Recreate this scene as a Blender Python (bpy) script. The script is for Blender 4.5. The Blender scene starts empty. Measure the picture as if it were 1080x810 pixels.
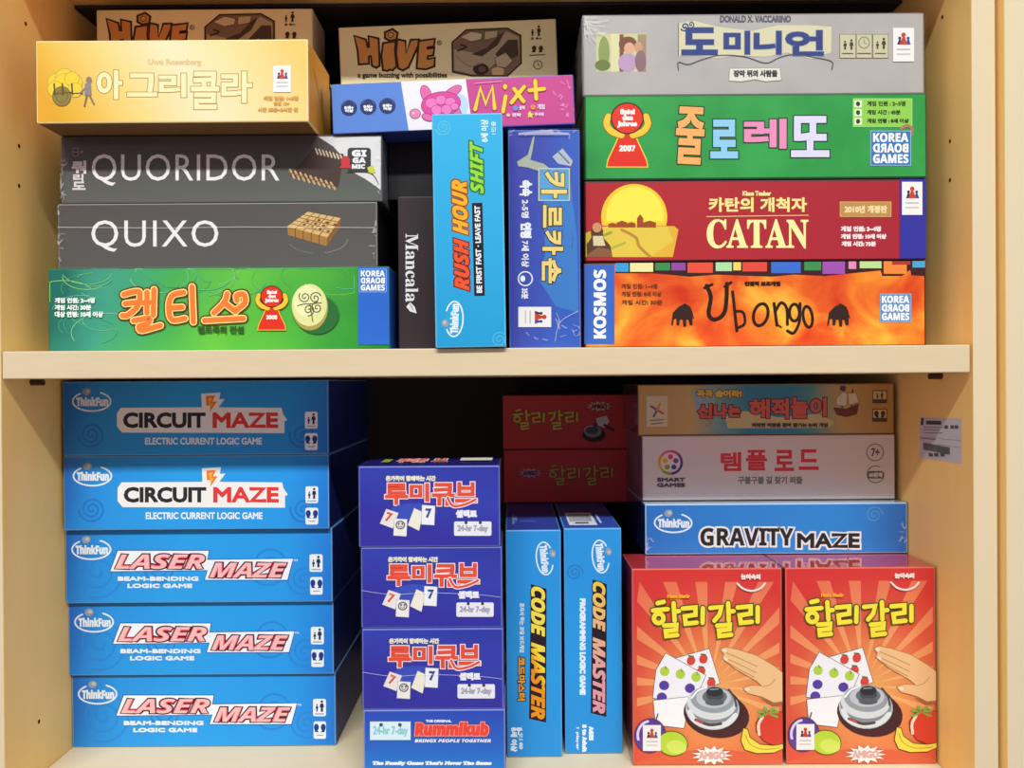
import bpy, bmesh, math, random
from mathutils import Vector, Matrix, Euler
random.seed(7)
C = bpy.context.scene.collection
sc = bpy.context.scene

# ------------------------------------------------------------------ camera
S = 0.0008            # metres per photo pixel on the shelf's front plane (Y = 0)
D = 0.66              # camera distance from that plane
EZ = 1.5              # eye height
FPX = D / S           # focal length in photo pixels
cam_d = bpy.data.cameras.new('camera'); cam = bpy.data.objects.new('camera', cam_d); C.objects.link(cam)
cam_d.sensor_width = 36.0; cam_d.lens = 36.0 * FPX / 1080.0; cam_d.clip_start = 0.01
CAM_LOC = Vector((0, -D, EZ))
CAM_R = Euler((math.radians(90 - 0.22), 0, 0)).to_matrix() @ Euler((0, 0, math.radians(-0.40))).to_matrix()
cam.matrix_world = Matrix.Translation(CAM_LOC) @ CAM_R.to_4x4()
sc.camera = cam

# ------------------------------------------------------------------ light, world, exposure
sc.view_settings.view_transform = 'Standard'; sc.view_settings.look = 'None'
sc.view_settings.gamma = 1.0; sc.view_settings.use_curve_mapping = False
sc.view_settings.exposure = 0.0
w = bpy.data.worlds.new('room_light'); sc.world = w; w.use_nodes = True
bg = w.node_tree.nodes['Background']; bg.inputs[0].default_value = (1.0, 0.81, 0.95, 1); wn, wl = w.node_tree.nodes, w.node_tree.links      # world light raised to left and right, added to brighten the side walls
w_tc = wn.new('ShaderNodeTexCoord'); w_sx = wn.new('ShaderNodeSeparateXYZ'); w_p = wn.new('ShaderNodeMath'); w_m = wn.new('ShaderNodeMath')
w_p.operation = 'MULTIPLY'; w_m.operation = 'MULTIPLY_ADD'; w_m.inputs[1].default_value = 0.75; w_m.inputs[2].default_value = 0.17
wl.new(w_tc.outputs['Generated'], w_sx.inputs[0]); wl.new(w_sx.outputs[0], w_p.inputs[0]); wl.new(w_sx.outputs[0], w_p.inputs[1])
wl.new(w_p.outputs[0], w_m.inputs[0]); wl.new(w_m.outputs[0], bg.inputs[1])
ld = bpy.data.lights.new('ceiling_tube_lamp', 'AREA'); ld.shape = 'RECTANGLE'; ld.size = 4.6; ld.size_y = 0.26; ld.energy = 415
ld.color = (0.95, 1.0, 0.98)
lamp = bpy.data.objects.new('ceiling_lamp', ld); C.objects.link(lamp)
lamp.location = (0.0, -3.9, 5.5)
lamp.rotation_euler = (Vector((0, 0, EZ)) - lamp.location).to_track_quat('-Z', 'Y').to_euler()

def unproj(px, py, Y):
    d = CAM_R @ Vector(((px - 540) / FPX, -(py - 405) / FPX, -1))
    return CAM_LOC + d * ((Y + D) / d.y)
def unproj_x(px, py, X):
    d = CAM_R @ Vector(((px - 540) / FPX, -(py - 405) / FPX, -1))
    return CAM_LOC + d * (X / d.x)

# ------------------------------------------------------------------ materials
def lin(c):
    c = c / 255.0
    return c / 12.92 if c <= 0.04045 else ((c + 0.055) / 1.055) ** 2.4
def rgb(h):
    if isinstance(h, str):
        h = h.lstrip('#'); h = tuple(int(h[i:i+2], 16) for i in (0, 2, 4))
    return (lin(h[0]), lin(h[1]), lin(h[2]), 1.0)
MATS = {}
def paint(h, rough=0.42, spec=0.25):
    if not isinstance(h, str): return h
    k = (h, rough, spec)
    if k not in MATS:
        m = bpy.data.materials.new('print_' + h.lstrip('#')); m.use_nodes = True
        b = m.node_tree.nodes['Principled BSDF']
        b.inputs['Base Color'].default_value = rgb(h); b.inputs['Roughness'].default_value = rough
        b.inputs['Specular IOR Level'].default_value = spec
        MATS[k] = m
    return MATS[k]
def ramp_mat(name, stops, ax=0, az=0, c0=0, center=None, k=1, noise=0, scale=20, stretch=(1, 1, 1), rough=0.42, spec=0.25, interp='LINEAR', ay=0, warp=0):
    """printed artwork: a colour ramp over a linear or radial measure of the object's own coordinates plus noise"""
    m = bpy.data.materials.new(name); m.use_nodes = True
    nt = m.node_tree; N = nt.nodes; L = nt.links
    b = N['Principled BSDF']; b.inputs['Roughness'].default_value = rough; b.inputs['Specular IOR Level'].default_value = spec
    tc = N.new('ShaderNodeTexCoord')
    if center:
        dn = N.new('ShaderNodeVectorMath'); dn.operation = 'DISTANCE'
        cx = N.new('ShaderNodeVectorMath'); cx.operation = 'MULTIPLY'; cx.inputs[1].default_value = (1, 0, 1)
        L.new(tc.outputs['Object'], cx.inputs[0]); L.new(cx.outputs[0], dn.inputs[0])
        dn.inputs[1].default_value = (center[0], 0, center[1])
        mu = N.new('ShaderNodeMath'); mu.operation = 'MULTIPLY_ADD'; mu.inputs[1].default_value = k; mu.inputs[2].default_value = c0
        L.new(dn.outputs['Value'], mu.inputs[0]); fac = mu.outputs[0]
    else:
        dt = N.new('ShaderNodeVectorMath'); dt.operation = 'DOT_PRODUCT'; dt.inputs[1].default_value = (ax, ay, az)
        L.new(tc.outputs['Object'], dt.inputs[0])
        ad = N.new('ShaderNodeMath'); ad.operation = 'ADD'; ad.inputs[1].default_value = c0
        L.new(dt.outputs['Value'], ad.inputs[0]); fac = ad.outputs[0]
    if noise:
        mp = N.new('ShaderNodeMapping'); mp.inputs['Scale'].default_value = stretch
        L.new(tc.outputs['Object'], mp.inputs[0])
        nz = N.new('ShaderNodeTexNoise'); nz.inputs['Scale'].default_value = scale; nz.inputs['Detail'].default_value = 5
        nz.inputs['Distortion'].default_value = warp
        L.new(mp.outputs[0], nz.inputs['Vector'])
        m2 = N.new('ShaderNodeMath'); m2.operation = 'MULTIPLY_ADD'; m2.inputs[1].default_value = noise; m2.inputs[2].default_value = -noise / 2
        L.new(nz.outputs['Fac'], m2.inputs[0])
        a2 = N.new('ShaderNodeMath'); a2.operation = 'ADD'
        L.new(fac, a2.inputs[0]); L.new(m2.outputs[0], a2.inputs[1]); fac = a2.outputs[0]
    cr = N.new('ShaderNodeValToRGB'); cr.color_ramp.interpolation = interp
    el = cr.color_ramp.elements
    while len(el) < len(stops): el.new(0.5)
    for e, (p, c) in zip(el, stops): e.position = p; e.color = rgb(c)
    L.new(fac, cr.inputs[0]); L.new(cr.outputs[0], b.inputs['Base Color'])
    return m
def film_material():
    m = bpy.data.materials.new('clear_film'); m.use_nodes = True
    nt = m.node_tree; N = nt.nodes; L = nt.links
    for n in list(N): N.remove(n)
    out = N.new('ShaderNodeOutputMaterial'); mix = N.new('ShaderNodeMixShader')
    tr = N.new('ShaderNodeBsdfTransparent'); gl = N.new('ShaderNodeBsdfGlossy'); gl.inputs['Roughness'].default_value = 0.06
    fr = N.new('ShaderNodeLayerWeight'); fr.inputs[0].default_value = 0.5
    pw = N.new('ShaderNodeMath'); pw.operation = 'POWER'; pw.inputs[1].default_value = 2.6
    mx = N.new('ShaderNodeMath'); mx.operation = 'MULTIPLY_ADD'; mx.inputs[1].default_value = 0.8; mx.inputs[2].default_value = 0.02
    nz = N.new('ShaderNodeTexNoise'); nz.inputs['Scale'].default_value = 55; nz.inputs['Detail'].default_value = 3; nz.inputs['Distortion'].default_value = 1.2
    tc = N.new('ShaderNodeTexCoord'); bp = N.new('ShaderNodeBump'); bp.inputs['Strength'].default_value = 0.12; bp.inputs['Distance'].default_value = 0.002
    L.new(tc.outputs['Object'], nz.inputs['Vector']); L.new(nz.outputs['Fac'], bp.inputs['Height'])
    L.new(bp.outputs[0], gl.inputs['Normal'])
    L.new(fr.outputs['Facing'], pw.inputs[0]); L.new(pw.outputs[0], mx.inputs[0]); L.new(mx.outputs[0], mix.inputs[0])
    L.new(tr.outputs[0], mix.inputs[1]); L.new(gl.outputs[0], mix.inputs[2]); L.new(mix.outputs[0], out.inputs[0])
    return m
FILM = film_material()
def milky(name, alpha, col='#f4f2f4'):
    m = bpy.data.materials.new(name); m.use_nodes = True
    b = m.node_tree.nodes['Principled BSDF']; b.inputs['Base Color'].default_value = rgb(col)
    b.inputs['Roughness'].default_value = 0.25; b.inputs['Alpha'].default_value = alpha
    return m
SEAM = milky('film_seam', 0.5); CRINKLE = milky('film_crinkle', 0.38); GATHER = milky('film_gather', 0.22)

# ------------------------------------------------------------------ text
_fc = bpy.data.curves.new('lettering', 'FONT'); _fo = bpy.data.objects.new('lettering', _fc); _fc.resolution_u = 3
_cache = {}
def glyphs(s, sp=1.0, lead=1.0, align='LEFT'):
    k = (s, sp, lead, align)
    if k not in _cache:
        _fc.body = s; _fc.space_character = sp; _fc.space_line = lead; _fc.align_x = align
        m = bpy.data.meshes.new_from_object(_fo)
        vs = [(v.co.x, v.co.y) for v in m.vertices]; fs = [tuple(p.vertices) for p in m.polygons]
        fs = [f if sum(vs[f[i]][0]*vs[f[(i+1) % len(f)]][1] - vs[f[(i+1) % len(f)]][0]*vs[f[i]][1] for i in range(len(f))) >= 0 else f[::-1] for f in fs]
        ed = set()
        for f in fs:
            for i in range(len(f)): ed.add((f[i], f[(i+1) % len(f)]))
        nx = {}
        for (i, j) in ed:
            if (j, i) not in ed: nx.setdefault(i, []).append(j)
        bd = []
        while nx:
            i0 = next(iter(nx)); lp = [i0]; c = i0
            while c in nx:
                q = nx[c].pop()
                if not nx[c]: del nx[c]
                if q == i0: break
                lp.append(q); c = q
            bd.append(lp)
        bpy.data.meshes.remove(m)
        _cache[k] = (vs, fs, bd)
    return _cache[k]
def _map(s, A, a, dig=None):
    o = ''
    for c in s:
        if 'A' <= c <= 'Z': o += chr(A + ord(c) - 65)
        elif 'a' <= c <= 'z': o += chr(a + ord(c) - 97)
        elif dig and c.isdigit(): o += chr(dig + int(c))
        else: o += c
    return o
def sb(s): return _map(s, 0x1D5D4, 0x1D5EE, 0x1D7EC)      # bold sans
def si(s): return _map(s, 0x1D63C, 0x1D656)               # bold slanted sans
def serif(s): return _map(s, 0x1D400, 0x1D41A, 0x1D7CE)   # bold serif

# ------------------------------------------------------------------ mesh helpers
def link(name, me, parent=None):
    o = bpy.data.objects.new(name, me); C.objects.link(o)
    if parent: o.parent = parent
    return o
def mesh_obj(name, bm, mats, parent=None):
    me = bpy.data.meshes.new(name); bm.to_mesh(me); bm.free()
    for m in (mats if isinstance(mats, (list, tuple)) else [mats]): me.materials.append(m)
    return link(name, me, parent)
def add_box(bm, x0, x1, y0, y1, z0, z1, mi=0):
    v = [bm.verts.new((x, y, z)) for x in (x0, x1) for y in (y0, y1) for z in (z0, z1)]
    fs = []
    for q in ((0, 1, 3, 2), (4, 6, 7, 5), (0, 4, 5, 1), (2, 3, 7, 6), (0, 2, 6, 4), (1, 5, 7, 3)):
        f = bm.faces.new([v[i] for i in q]); f.material_index = mi; fs.append(f)
    return v, fs
def bevel_box(x0, x1, y0, y1, z0, z1, r, seg=2):
    bm = bmesh.new(); add_box(bm, x0, x1, y0, y1, z0, z1)
    bmesh.ops.recalc_face_normals(bm, faces=bm.faces)
    bmesh.ops.bevel(bm, geom=list(bm.edges), offset=r, segments=seg, profile=0.5, affect='EDGES')
    return bm

# ------------------------------------------------------------------ game boxes
LAYER = 1.2e-5
class Box:
    def __init__(self, label, px, Y, depth, front, side=None, top=None, on=None, tilt=0.0, group=None, edge=None, right=None,
                 bevel=0.0011, name='board_game_box', cat='game box', bottom=None):
        x0, y0, x1, y1 = px
        cx = (x0 + x1) / 2
        a = unproj(x0, (y0 + y1) / 2, Y); b = unproj(x1, (y0 + y1) / 2, Y)
        self.w = b.x - a.x; X = (a.x + b.x) / 2
        zt = unproj(cx, y0, Y).z; zb = on + 0.0003 if on is not None else unproj(cx, y1, Y).z
        self.h = zt - zb; self.d = depth; self.Y = Y; self.ztop = zt; self.zb = zb; self.X = X
        self.px = px
        r = bpy.data.objects.new(name, None); C.objects.link(r); self.root = r
        r.empty_display_size = 0.02
        r.location = (X, Y + depth / 2, zb); r.rotation_euler = (0, math.radians(tilt), 0)
        r['label'] = label; r['category'] = cat
        if group: r['group'] = group
        self.inv = (Matrix.Translation(r.location) @ Euler((0, math.radians(tilt), 0)).to_matrix().to_4x4()).inverted()
        self.n = 1
        bm = bevel_box(-self.w/2, self.w/2, -depth/2, depth/2, 0, self.h, bevel)
        side = side or front
        mats = [paint(side), paint(front), paint(top or side), paint(edge or side), paint(right or side), paint(bottom or side)]
        for f in bm.faces:
            n = f.normal
            f.material_index = 3
            if n.y < -0.99: f.material_index = 1
            elif n.z > 0.99: f.material_index = 2
            elif n.x > 0.99: f.material_index = 4
            elif n.z < -0.99: f.material_index = 5
            elif abs(n.x) > 0.99 or n.y > 0.99: f.material_index = 0
        self.carton = mesh_obj('carton', bm, mats, r)
    def map(self, plane, x, y, off):
        if plane == 'front':
            p = self.inv @ unproj(x, y, self.Y); m = self.w/2 - 0.0004     # ink stops at the face's edge
            return (min(max(p.x, -m), m), -self.d/2 - off, min(max(p.z, 0.0004), self.h - 0.0004))
        if plane == 'top':      # u 0..100 left to right, v 0..100 back to front
            return ((x/100 - .5) * self.w, (.5 - y/100) * self.d, self.h + off)
        if plane == 'right':    # u 0..100 front to back, v 0..100 top to bottom
            return (self.w/2 + off, (x/100 - .5) * self.d, (1 - y/100) * self.h)
        if plane == 'left':
            return (-self.w/2 - off, (x/100 - .5) * self.d, (1 - y/100) * self.h)
    def part(self, name, plane='front', label=None): return Art(self, name, plane, label)
    def wrap(self, top=True, off=0.0013, gathers=()):
        bm = bmesh.new()
        X = self.w/2 + 0.0006; y0 = -self.d/2 - off; y1 = self.d/2; h = self.h + (0.0006 if top else 0)
        vs = [bm.verts.new(p) for p in ((-X, y0, 0), (X, y0, 0), (X, y0, h), (-X, y0, h), (-X, y1, 0), (X, y1, 0), (X, y1, h), (-X, y1, h))]
        bm.faces.new([vs[i] for i in (0, 1, 2, 3)]); bm.faces.new([vs[i] for i in (1, 5, 6, 2)]); bm.faces.new([vs[i] for i in (4, 0, 3, 7)])
        if top: bm.faces.new([vs[i] for i in (3, 2, 6, 7)])
        bmesh.ops.recalc_face_normals(bm, faces=bm.faces)
        o = mesh_obj('shrink_wrap', bm, [FILM], self.root); o['label'] = 'clear shrink wrap'
        self.n = max(self.n, int((off + 0.0001) / LAYER))
        return o

class Art:
    """one printed part of a box: flat ink layers on one of its faces"""
    def __init__(self, box, name, plane, label):
        self.b = box; self.name = name; self.plane = plane; self.label = label
        self.v = []; self.f = []; self.fm = []; self.mats = []
        self.at(0, 0)
    def at(self, cx, cy, s=1.0, rot=0.0, sy=None):
        self.T = (cx, cy, s, sy or s, math.radians(rot)); return self
    def crop(self, x0, y0, k): return self.at(x0, y0, 1.0 / k)
    def _p(self, x, y):
        cx, cy, s, sy, r = self.T; x *= s; y *= sy
        return (cx + x * math.cos(r) - y * math.sin(r), cy + x * math.sin(r) + y * math.cos(r))
    def _mi(self, c):
        m = paint(c)
        if m not in self.mats: self.mats.append(m)
        return self.mats.index(m)
    def _emit(self, vs, fs, col, off, split=False):
        base = len(self.v); mi = self._mi(col)
        if split:       # overlapping pieces of one ink layer, each a hair above the last
            for k, f in enumerate(fs):
                o = off + ((k * 5) % 11 + 1) * 8e-7; b = len(self.v)
                for i in f:
                    X, Y = self._p(*vs[i]); self.v.append(self.b.map(self.plane, X, Y, o))
                self.f.append(tuple(range(b, b + len(f)))); self.fm.append(mi)
            return
        for x, y in vs:
            X, Y = self._p(x, y); self.v.append(self.b.map(self.plane, X, Y, off))
        for f in fs: self.f.append(tuple(base + i for i in f)); self.fm.append(mi)
    def _next(self): self.b.n += 1; return self.b.n * LAYER
    def _rim(self, vs, loops, w):
        """a mitred band of width w round the outside of closed, counter-clockwise loops (in mesh units)"""
        ov, of = [], []
        for lp in loops:
            n = len(lp)
            if n < 3: continue
            base = len(ov)
            for k in range(n):
                p, c, q = vs[lp[k-1]], vs[lp[k]], vs[lp[(k+1) % n]]
                e1 = (c[0]-p[0], c[1]-p[1]); e2 = (q[0]-c[0], q[1]-c[1])
                l1 = math.hypot(*e1) or 1e-9; l2 = math.hypot(*e2) or 1e-9
                n1 = (e1[1]/l1, -e1[0]/l1); n2 = (e2[1]/l2, -e2[0]/l2)
                mx, my = n1[0]+n2[0], n1[1]+n2[1]; ml = math.hypot(mx, my)
                if ml < 1e-6: mx, my, ml = n2[0], n2[1], 1.0
                mx /= ml; my /= ml
                f = min(1/max(mx*n2[0]+my*n2[1], 0.2), 1.3)
                ov.append(c); ov.append((c[0]+mx*w*f, c[1]+my*w*f))
            for k in range(n):
                k2 = (k+1) % n; of.append((base+2*k, base+2*k+1, base+2*k2+1, base+2*k2))
        return ov, of
    def _strip(self, pts, w, closed=False):
        """a mitred stroke of half-width w with round ends"""
        P = [pts[0]]
        for p in pts[1:]:
            if math.hypot(p[0]-P[-1][0], p[1]-P[-1][1]) > 1e-6: P.append(p)
        if len(P) < 2: P.append((P[0][0]+w*.01, P[0][1]))
        n = len(P); L, R = [], []
        for k in range(n):
            if closed: p, q = P[k-1], P[(k+1) % n]
            else: p, q = P[max(k-1, 0)], P[min(k+1, n-1)]
            c = P[k]
            e1 = (c[0]-p[0], c[1]-p[1]); e2 = (q[0]-c[0], q[1]-c[1])
            l1 = math.hypot(*e1); l2 = math.hypot(*e2)
            if l1 < 1e-9: e1, l1 = e2, l2
            if l2 < 1e-9: e2, l2 = e1, l1
            n1 = (-e1[1]/l1, e1[0]/l1); n2 = (-e2[1]/l2, e2[0]/l2)
            mx, my = n1[0]+n2[0], n1[1]+n2[1]; ml = math.hypot(mx, my)
            if ml < 0.05: mx, my = n2; ml = 1.0
            mx /= ml; my /= ml
            f = min(1/max(mx*n2[0]+my*n2[1], 0.3), 1.5)
            L.append((c[0]+mx*w*f, c[1]+my*w*f)); R.append((c[0]-mx*w*f, c[1]-my*w*f))
        ov = L + R; of = [(k, (k+1) % n, n+(k+1) % n, n+k) for k in range(n if closed else n-1)]
        if not closed:
            for c, d in ((P[0], P[1]), (P[-1], P[-2])):
                a = math.atan2(c[1]-d[1], c[0]-d[0]); b = len(ov)
                ov += [(c[0]+w*math.cos(a+t), c[1]+w*math.sin(a+t)) for t in [(-90+30*i)*math.pi/180 for i in range(7)]]
                of.append(tuple(range(b, b+7)))
        return ov, of
    def poly(self, pts, col, out=None):
        if out and isinstance(out[0], tuple): out = out[0]
        off = self._next()
        if out:
            ar = sum(pts[i][0]*pts[(i+1) % len(pts)][1] - pts[(i+1) % len(pts)][0]*pts[i][1] for i in range(len(pts)))
            lp = list(range(len(pts))) if ar > 0 else list(range(len(pts)-1, -1, -1))
            ov, of = self._rim(pts, [lp], out[0]); self._emit(ov, of, out[1], off); off = self._next()
        # fan-free: let bmesh triangulate concave outlines
        bm = bmesh.new(); bv = [bm.verts.new((x, y, 0)) for x, y in pts]
        f = bm.faces.new(bv); f.normal_update(); r = bmesh.ops.triangulate(bm, faces=[f])
        bm.verts.index_update()
        fs = [tuple(v.index for v in t.verts) for t in bm.faces]; bm.free()
        self._emit(pts, fs, col, off); return self
    def rect(self, x0, y0, x1, y1, col, out=None): return self.poly([(x0, y0), (x1, y0), (x1, y1), (x0, y1)], col, out)
    def rrect(self, x0, y0, x1, y1, r, col, out=None):
        pts = []
        for cx, cy, a in ((x1-r, y0+r, -90), (x1-r, y1-r, 0), (x0+r, y1-r, 90), (x0+r, y0+r, 180)):
            for t in range(5):
                q = math.radians(a + t*22.5); pts.append((cx + r*math.cos(q), cy + r*math.sin(q)))
        return self.poly(pts, col, out)
    def ell(self, cx, cy, rx, ry, col, rot=0, out=None, a0=0, a1=360):
        n = 28; q = math.radians(rot); pts = []
        m = n if a1 - a0 >= 360 else n + 1
        for i in range(m):
            t = math.radians(a0 + (a1 - a0) * i / n); x, y = rx*math.cos(t), ry*math.sin(t)
            pts.append((cx + x*math.cos(q) - y*math.sin(q), cy + x*math.sin(q) + y*math.cos(q)))
        return self.poly(pts, col, out)
    def ring(self, cx, cy, rx, ry, w, col, a0=0, a1=360, rot=0):
        q = math.radians(rot); pts = []
        for i in range(41):
            t = math.radians(a0 + (a1 - a0) * i / 40); x, y = rx*math.cos(t), ry*math.sin(t)
            pts.append((cx + x*math.cos(q) - y*math.sin(q), cy + x*math.sin(q) + y*math.cos(q)))
        return self.st(pts, w, col)
    def st(self, pts, w, col, smooth=False, out=None):
        if smooth: pts = spline(pts)
        if out and isinstance(out[0], tuple): out = out[0]
        closed = len(pts) > 3 and math.hypot(pts[0][0]-pts[-1][0], pts[0][1]-pts[-1][1]) < 1e-4
        if closed: pts = pts[:-1]
        if out: ov, of = self._strip(pts, w/2 + out[0], closed); self._emit(ov, of, out[1], self._next(), True)
        ov, of = self._strip(pts, w/2, closed)
        self._emit(ov, of, col, self._next(), True); return self
    def sts(self, strokes, w, col, out):
        """several strokes of one word: every outline first, then every fill"""
        for p in strokes: self.st(p, w + 2*out[0], out[1])
        for p in strokes: self.st(p, w, col)
        return self
    def spiral(self, cx, cy, r, turns, w, col, a=0, sq=1.0):
        n = int(24 * turns); pts = []
        for i in range(n + 1):
            t = i / n; q = math.radians(a) + turns * 2 * math.pi * t; R = r * (0.12 + 0.88 * t); pts.append((cx + R*math.cos(q), cy + R*math.sin(q)*sq))
        return self.st(pts, w, col)
    def t(self, s, box, col, b=0, out=(), sh=0, rot=0, sp=1.0, lead=1.0, align='LEFT', arc=0, flip=False):
        """lettering fitted to a rectangle; b = extra weight, out = ((width, colour), ...) outlines from the inside out, sh = slant"""
        vs, fs, bd = glyphs(s, sp, lead, align)
        xs = [v[0] for v in vs]; ys = [v[1] for v in vs]; x0, x1, y0, y1 = min(xs), max(xs), min(ys), max(ys)
        X0, Y0, X1, Y1 = box; X0 += b; Y0 += b; X1 -= b; Y1 -= b
        cx, cy = (X0+X1)/2, (Y0+Y1)/2; W, H = X1-X0, Y1-Y0
        W2 = W - abs(sh)*H
        q = math.radians(rot); pts = []
        for x, y in vs:
            u = (x-x0)/(x1-x0); v = (y-y0)/(y1-y0)
            if flip: u = 1 - u
            px = (u-.5)*W2 + sh*(v-.5)*H; py = (.5-v)*H + arc*(4*(u-.5)**2)
            pts.append((cx + px*math.cos(q) - py*math.sin(q), cy + px*math.sin(q) + py*math.cos(q)))
        acc = [(b, col)]; tot = b
        for wd, cl in out: tot += wd; acc.append((tot, cl))
        loops = bd if flip else [lp[::-1] for lp in bd]      # photo rows run downwards
        for wd, cl in reversed(acc):
            off = self._next()
            self._emit(pts, fs, cl, off)
            if wd > 0:
                ov, of = self._rim(pts, loops, wd); self._emit(ov, of, cl, off, True)
        return self
    def done(self):
        me = bpy.data.meshes.new(self.name); me.from_pydata(self.v, [], self.f)
        for m in self.mats: me.materials.append(m)
        me.polygons.foreach_set('material_index', self.fm); me.update()
        o = link(self.name, me, self.b.root)
        if self.label: o['label'] = self.label
        return o
def spline(p, n=7):
    out = []
    for i in range(len(p)-1):
        a = p[max(i-1, 0)]; b = p[i]; c = p[i+1]; d = p[min(i+2, len(p)-1)]
        for k in range(n):
            t = k/n
            out.append(tuple(0.5*((2*b[j]) + (c[j]-a[j])*t + (2*a[j]-5*b[j]+4*c[j]-d[j])*t*t + (3*b[j]-a[j]-3*c[j]+d[j])*t**3) for j in (0, 1)))
    out.append(p[-1]); return out
def dup(box_root, dx, dy, dz, label, skip=()):
    r = box_root.copy(); C.objects.link(r); r.location = box_root.location + Vector((dx, dy, dz)); r['label'] = label
    for ch in list(box_root.children):
        if ch.name.split('.')[0] in skip: continue
        c = ch.copy(); C.objects.link(c); c.parent = r
    return r

# shared printed motifs -------------------------------------------------------
def pawn(A, x, y, h, col):
    A.ell(x, y - h*.8, h*.19, h*.2, col); A.poly([(x-h*.1, y-h*.65), (x+h*.1, y-h*.65), (x+h*.32, y), (x-h*.32, y)], col)
def pawn_sticker(A, x0, y0, x1, y1):
    w, h = x1-x0, y1-y0
    A.rect(x0, y0, x1, y1, '#ece9e6')
    pawn(A, x0+w*.32, y0+h*.5, h*.24, '#3a3050'); pawn(A, x0+w*.72, y0+h*.5, h*.24, '#3a4a90'); pawn(A, x0+w*.5, y0+h*.5, h*.36, '#c8402c')
    A.rect(x0+w*.18, y0+h*.62, x0+w*.82, y0+h*.66, '#b9b4b0'); A.rect(x0+w*.18, y0+h*.76, x0+w*.82, y0+h*.80, '#c4c0bc')
def korea(A, x0, y0, x1, y1, bgc='#2f62a8'):
    w, h = x1-x0, y1-y0
    A.rect(x0, y0, x1, y1, bgc, out=(h*.02, '#9fc0e0'))
    A.t(sb('KOREA'), (x0+w*.05, y0+h*.05, x1-w*.05, y0+h*.32), '#f2f5f8', b=h*.008)
    A.t(sb('BOARD'), (x0+w*.05, y0+h*.365, x1-w*.05, y0+h*.635), '#f2f5f8', b=h*.008, flip=True)
    A.t(sb('GAMES'), (x0+w*.05, y0+h*.68, x1-w*.05, y0+h*.95), '#f2f5f8', b=h*.008)
def award(A, cx, y0, y1, year='2007', words='Spiel\ndes\nJahres'):
    h = y1-y0
    o = (h*.02, '#2a1a10')
    A.poly([(cx-h*.09, y0+h*.42), (cx+h*.09, y0+h*.42), (cx+h*.17, y0+h*.62), (cx+h*.3, y1-h*.1), (cx+h*.32, y1), (cx-h*.32, y1), (cx-h*.3, y1-h*.1), (cx-h*.17, y0+h*.62)], '#d8301f', out=(h*.02, '#e8c040'))
    for s in (-1, 1):
        A.st([(cx+s*h*.3, y0+h*.2), (cx+s*h*.33, y0+h*.32), (cx+s*h*.25, y0+h*.44), (cx+s*h*.09, y0+h*.5)], h*.1, '#e8c038', smooth=True, out=(h*.012, '#8a5a10'))
    A.ell(cx, y0+h*.23, h*.245, h*.235, '#dc3322', out=o)
    A.t(words, (cx-h*.16, y0+h*.08, cx+h*.16, y0+h*.38), '#f4e8e0', b=h*.01, align='CENTER')
    A.t(sb(year), (cx-h*.13, y0+h*.66, cx+h*.13, y0+h*.76), '#f4e8e0', b=h*.006)
def bulb_logo(A, cx, cy, s=1.0, rot=0, ring='#dfe8f0', fill=None):
    """oval logo with a light bulb and its name; 40 wide at s = 1"""
    A.at(cx, cy, s, rot)
    if fill: A.ell(0, 0, 20, 10.2, fill)
    A.ring(0, 0, 20, 10.2, 1.7, ring, -62, 232)
    A.t(sb('ThinkFun'), (-16.5, -4.6, 17.5, 5.2), ring, b=.45)
    A.ell(-5.2, -10.2, 4.6, 3.9, '#8f9aa6', rot=-15); A.ell(-4.2, -10.8, 2.2, 1.8, '#b4bcc4', rot=-15)
def person_icon(A, x, y, h, col):
    A.ell(x, y - h*.88, h*.11, h*.11, col); A.poly([(x-h*.13, y-h*.72), (x+h*.13, y-h*.72), (x+h*.2, y-h*.36), (x+h*.09, y-h*.4), (x+h*.1, y), (x-h*.1, y), (x-h*.09, y-h*.4), (x-h*.2, y-h*.36)], col)
def people_tag(A, x0, y0, x1, y1, paper='#e8ecf2', ink='#1d2c50'):
    w, h = x1-x0, y1-y0
    A.rrect(x0, y0, x1, y1, w*.15, paper)
    person_icon(A, x0+w*.3, y0+h*.72, h*.42, ink); person_icon(A, x0+w*.68, y0+h*.74, h*.66, ink)
    A.rect(x0+w*.15, y0+h*.83, x1-w*.15, y0+h*.9, '#9aa6b8')
def heads_tag(A, x0, y0, x1, y1, paper='#e8ecf2', ink='#1d3c80'):
    w, h = x1-x0, y1-y0
    A.rrect(x0, y0, x1, y1, w*.15, paper)
    for s in (-1, 1):
        cx = (x0+x1)/2 + s*w*.28
        A.ell(cx, y0+h*.34, w*.2, h*.2, ink); A.poly([(cx-s*w*.02, y0+h*.4), (cx+s*w*.16, y0+h*.42), (cx+s*w*.1, y0+h*.62), (cx-s*w*.14, y0+h*.62)], ink)
        A.st([(cx-s*w*.02, y0+h*.5), (cx-s*w*.16, y0+h*.62)], w*.07, ink)
    A.rect(x0+w*.22, y0+h*.76, x1-w*.22, y0+h*.82, '#9aa6b8')
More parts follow.
